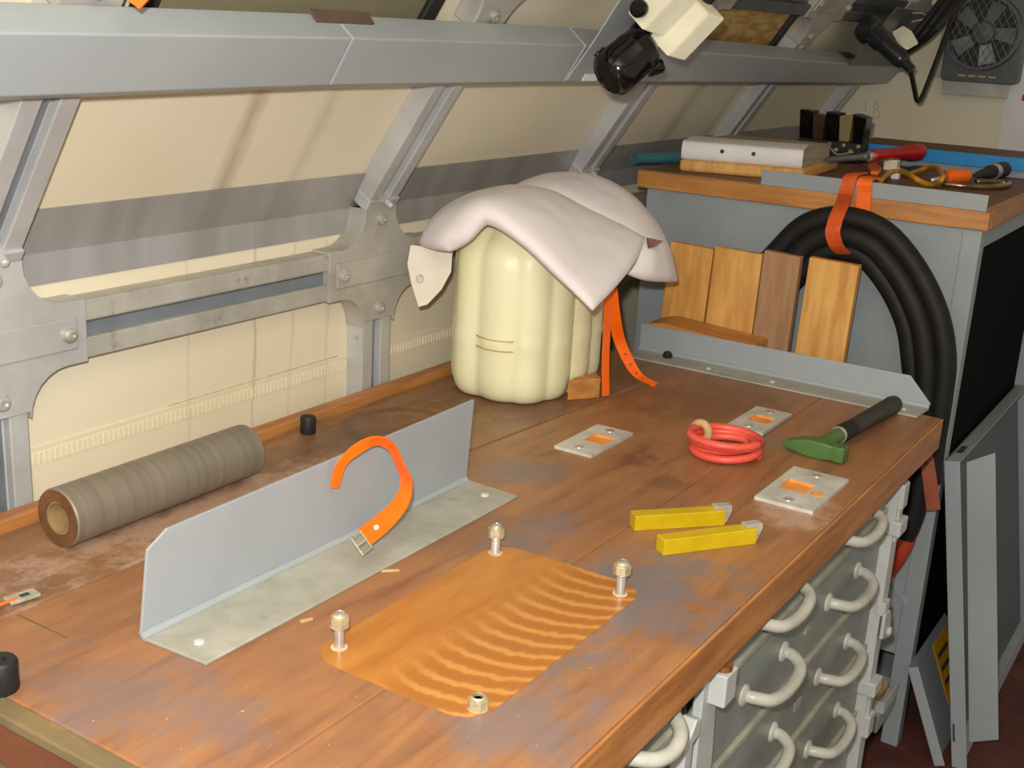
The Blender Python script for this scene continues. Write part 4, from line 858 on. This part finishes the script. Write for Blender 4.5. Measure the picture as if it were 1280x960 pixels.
MB().lathe([(.034, .012), (.034, 0), (.028, -.006), (0, -.008)], (fc.x, FY+.008, fc.z), Yv, 20).build('hub', dark_grey, fn, smooth='auto')
b = MB(); K = 9
for k in range(-K, K+1):
    off = k*.0205
    for sg in (1, -1):
        d = Vector((.5*sg, 0, .866)); nn = Vector((.866, 0, -.5*sg)); q_ = (R_-.002)**2-(off*.866)**2
        if q_ <= 0: continue
        l_ = math.sqrt(q_); c = Vector((fc.x, FY-.002, fc.z))+nn*off*.866; b.tube([c-d*l_, c+d*l_], .0011, 5)
b.build('wire_grille', M('grille_wire', (130, 132, 130), (110, 112, 110), .35, .4), fn)
b = MB(); b.box(fc.x-.10, fc.x+.085, FY+.045, FY+.05, fc.z-.175, fc.z-.13); b.box(fc.x-.125, fc.x-.10, FY+.05, YE, fc.z-.13, fc.z+.06); b.build('mount_strip', alu_dull, fn)
b = MB()
for k in range(4): b.box(fc.x-.055+.028*k, fc.x-.035+.028*k, FY+.028, FY+.031, fc.z-.122, fc.z-.117)
b.build('vent_slot', kraft, fn)
# papers on the back wall
x0 = ony((1256, 130), YE).x
tag(MB().box(x0, x0+.30, YE-.004, YE-.001, 1.02, ony((1265, 60), YE).z).build('wall_poster', paper_white), 'white paper sheet pinned on the back wall below another sheet', 'poster')
MB().box(x0+.045, x0+.055, YE-.0046, YE-.0041, ony((1278, 126), YE).z, ony((1278, 118), YE).z).build('red_mark', red_ink, bpy.data.objects['wall_poster'])
tag(MB().box(x0+.01, x0+.31, YE-.006, YE-.003, ony((1265, 58), YE).z, 1.75).build('wall_poster', paper_white), 'white paper sheet on the back wall beside the fan, above another sheet', 'poster')
# faint pencilled figures and seam on the back wall
q = lambda p: ony(p, YE)+Vector((0, -.0004, 0))
b = MB(); b.tube([q((1083, 126)), q((1082, 139))], .0016, 4); c = q((1096, 143)); c2_ = q((1095, 133))
b.tube([c+Vector((.010*math.cos(a), 0, .012*math.sin(a))) for a in [2*PI*k/10 for k in range(10)]], .0014, 4, closed=True); b.tube([c2_+Vector((.007*math.cos(a), 0, .009*math.sin(a))) for a in [2*PI*k/10 for k in range(10)]], .0014, 4, closed=True)
b.build('pencil_figures', pencil, wb)
b = MB(); zz = q((1160, 72)).z; b.box(-1.2, .9, YE-.0015, YE, zz, zz+.004)
for k in range(120): b.box(-1.15+.016*k, -1.142+.016*k, YE-.003, YE, zz-.016, zz-.004)
o = b.build('seam_ribs', cream_back, wb); o['kind'] = 'stuff'
# ---------------------------------------------------------------- orange tag above the duct
e = thing('orange_tag', SP(.40, 1.02, .06), 'orange tag tip hanging above the duct', 'tag')
tq = [atd((156, -14), 1.17), atd((190, -14), 1.17), atd((187, -3), 1.17), atd((174, 11), 1.17), atd((159, 0), 1.17)]
MB().prism(tq, fwd*.003).build('tag_sheet', orange_strap, e)
MB().tube([atd((172, -13), 1.171), SP(.62, .98, -.03)], .0015, 6).build('cord', orange_strap, e)
# ---------------------------------------------------------------- grey panels leaning at the lower right
pn = thing('leaning_panel', (-.33, 2.6, 0), 'tall grey folded steel panel leaning on the side of the tall bench', 'panel')
A = Vector((-.34, 2.345, 0)); Bt = Vector((-.4545, 2.347, .645)); ln = (Bt-A); out = Vector((ln.z, 0, -ln.x)).normalized()
yl = .70
MB().obox(A, ln, (0, yl, 0), out*.003).build('sheet', M('shaded_grey', (92, 99, 102), (84, 91, 94), .5, scale=6), pn)  # sheet coloured darker than its flanges, shade put into the colour
MB().obox(A-Yv*.003, ln, Yv*.003, out*.030).build('end_flange', grey_plate, pn, bevel=.001)
MB().prism([ony(p_, 2.362) for p_ in ((1208, 578), (1244, 566), (1248, 925), (1211, 928))], Vector((0, .003, 0))).build('inner_flange', grey_plate, pn, bevel=.001)
b = MB(); b.obox(Bt, out*.030, (0, yl, 0), -ln.normalized()*.003); b.build('top_flange', grey_plate, pn, bevel=.001)
b = MB(); b.obox(A+out*.003+ln*.02, out*.02, (0, yl, 0), ln.normalized()*.03); b.build('bottom_rib', grey_plate, pn, bevel=.001)
b = MB(); b.obox(Bt+out*.008+Yv*.06+ln.normalized()*.0005, out*.012, (0, .05, 0), ln.normalized()*.001); b.build('slot', ink, pn)
MB().obox(A+ln*.09-Yv*.0035+out*.004, ln*.06, -Yv*.001, out*.004).build('slot', ink, pn)
sm = thing('small_panel', (-.37, 2.4, 0), 'short grey steel panel with a yellow sticker leaning behind the taller panel', 'panel')
A2 = onz((1168, 957), 0); tp2 = ony((1140, 836), A2.y); tp2.x = -.4545; ln2 = tp2-A2; o2 = Vector((ln2.z, 0, -ln2.x)).normalized()
MB().obox(A2+o2*.0, ln2, (0, .30, 0), o2*.003).build('sheet', grey_paint, sm)
MB().obox(A2-Yv*.002, ln2, Yv*.002, o2*.022).build('end_flange', grey_plate, sm, bevel=.001)
b = MB(); b.obox(A2+ln2*.28+Yv*.165+o2*.0032, ln2*.62, (0, .12, 0), o2*.001); sg = b.build('yellow_sticker', sign_yellow, sm)
for k in range(3):
    MB().obox(A2+ln2*(.45+.14*k)+Yv*.178+o2*.0043, ln2*.05, (0, .08, 0), o2*.0004).build('print_line', ink, sg)
# small things low behind the locking bar
q = ony((1093, 884), 2.24); q1 = ony((1119, 846), 2.24)
bx = thing('parts_tray', (q.x+.03, 2.27, q.z-.004), 'small pale metal tray behind the locking bar near the floor', 'tray')
b = MB(); b.box(q.x-.03, q1.x-.008, 2.225, 2.33, q.z, q.z+.003); b.box(q.x-.03, q1.x-.008, 2.225, 2.228, q.z+.003, q.z+.024); b.box(q1.x-.011, q1.x-.008, 2.228, 2.33, q.z+.003, q.z+.024); b.build('tray', white_paint, bx)
MB().box(q.x-.01, q1.x-.025, 2.25, 2.31, q.z+.003, q.z+.03).build('tray_content', kraft, bx, bevel=.006)
tag(MB().box(-1.14, -.47, 2.205, 2.348, q.z-.035, q.z-.0002).build('floor_shelf', grey_paint), 'low grey shelf carrying the pale tray before the tall bench', 'shelf')
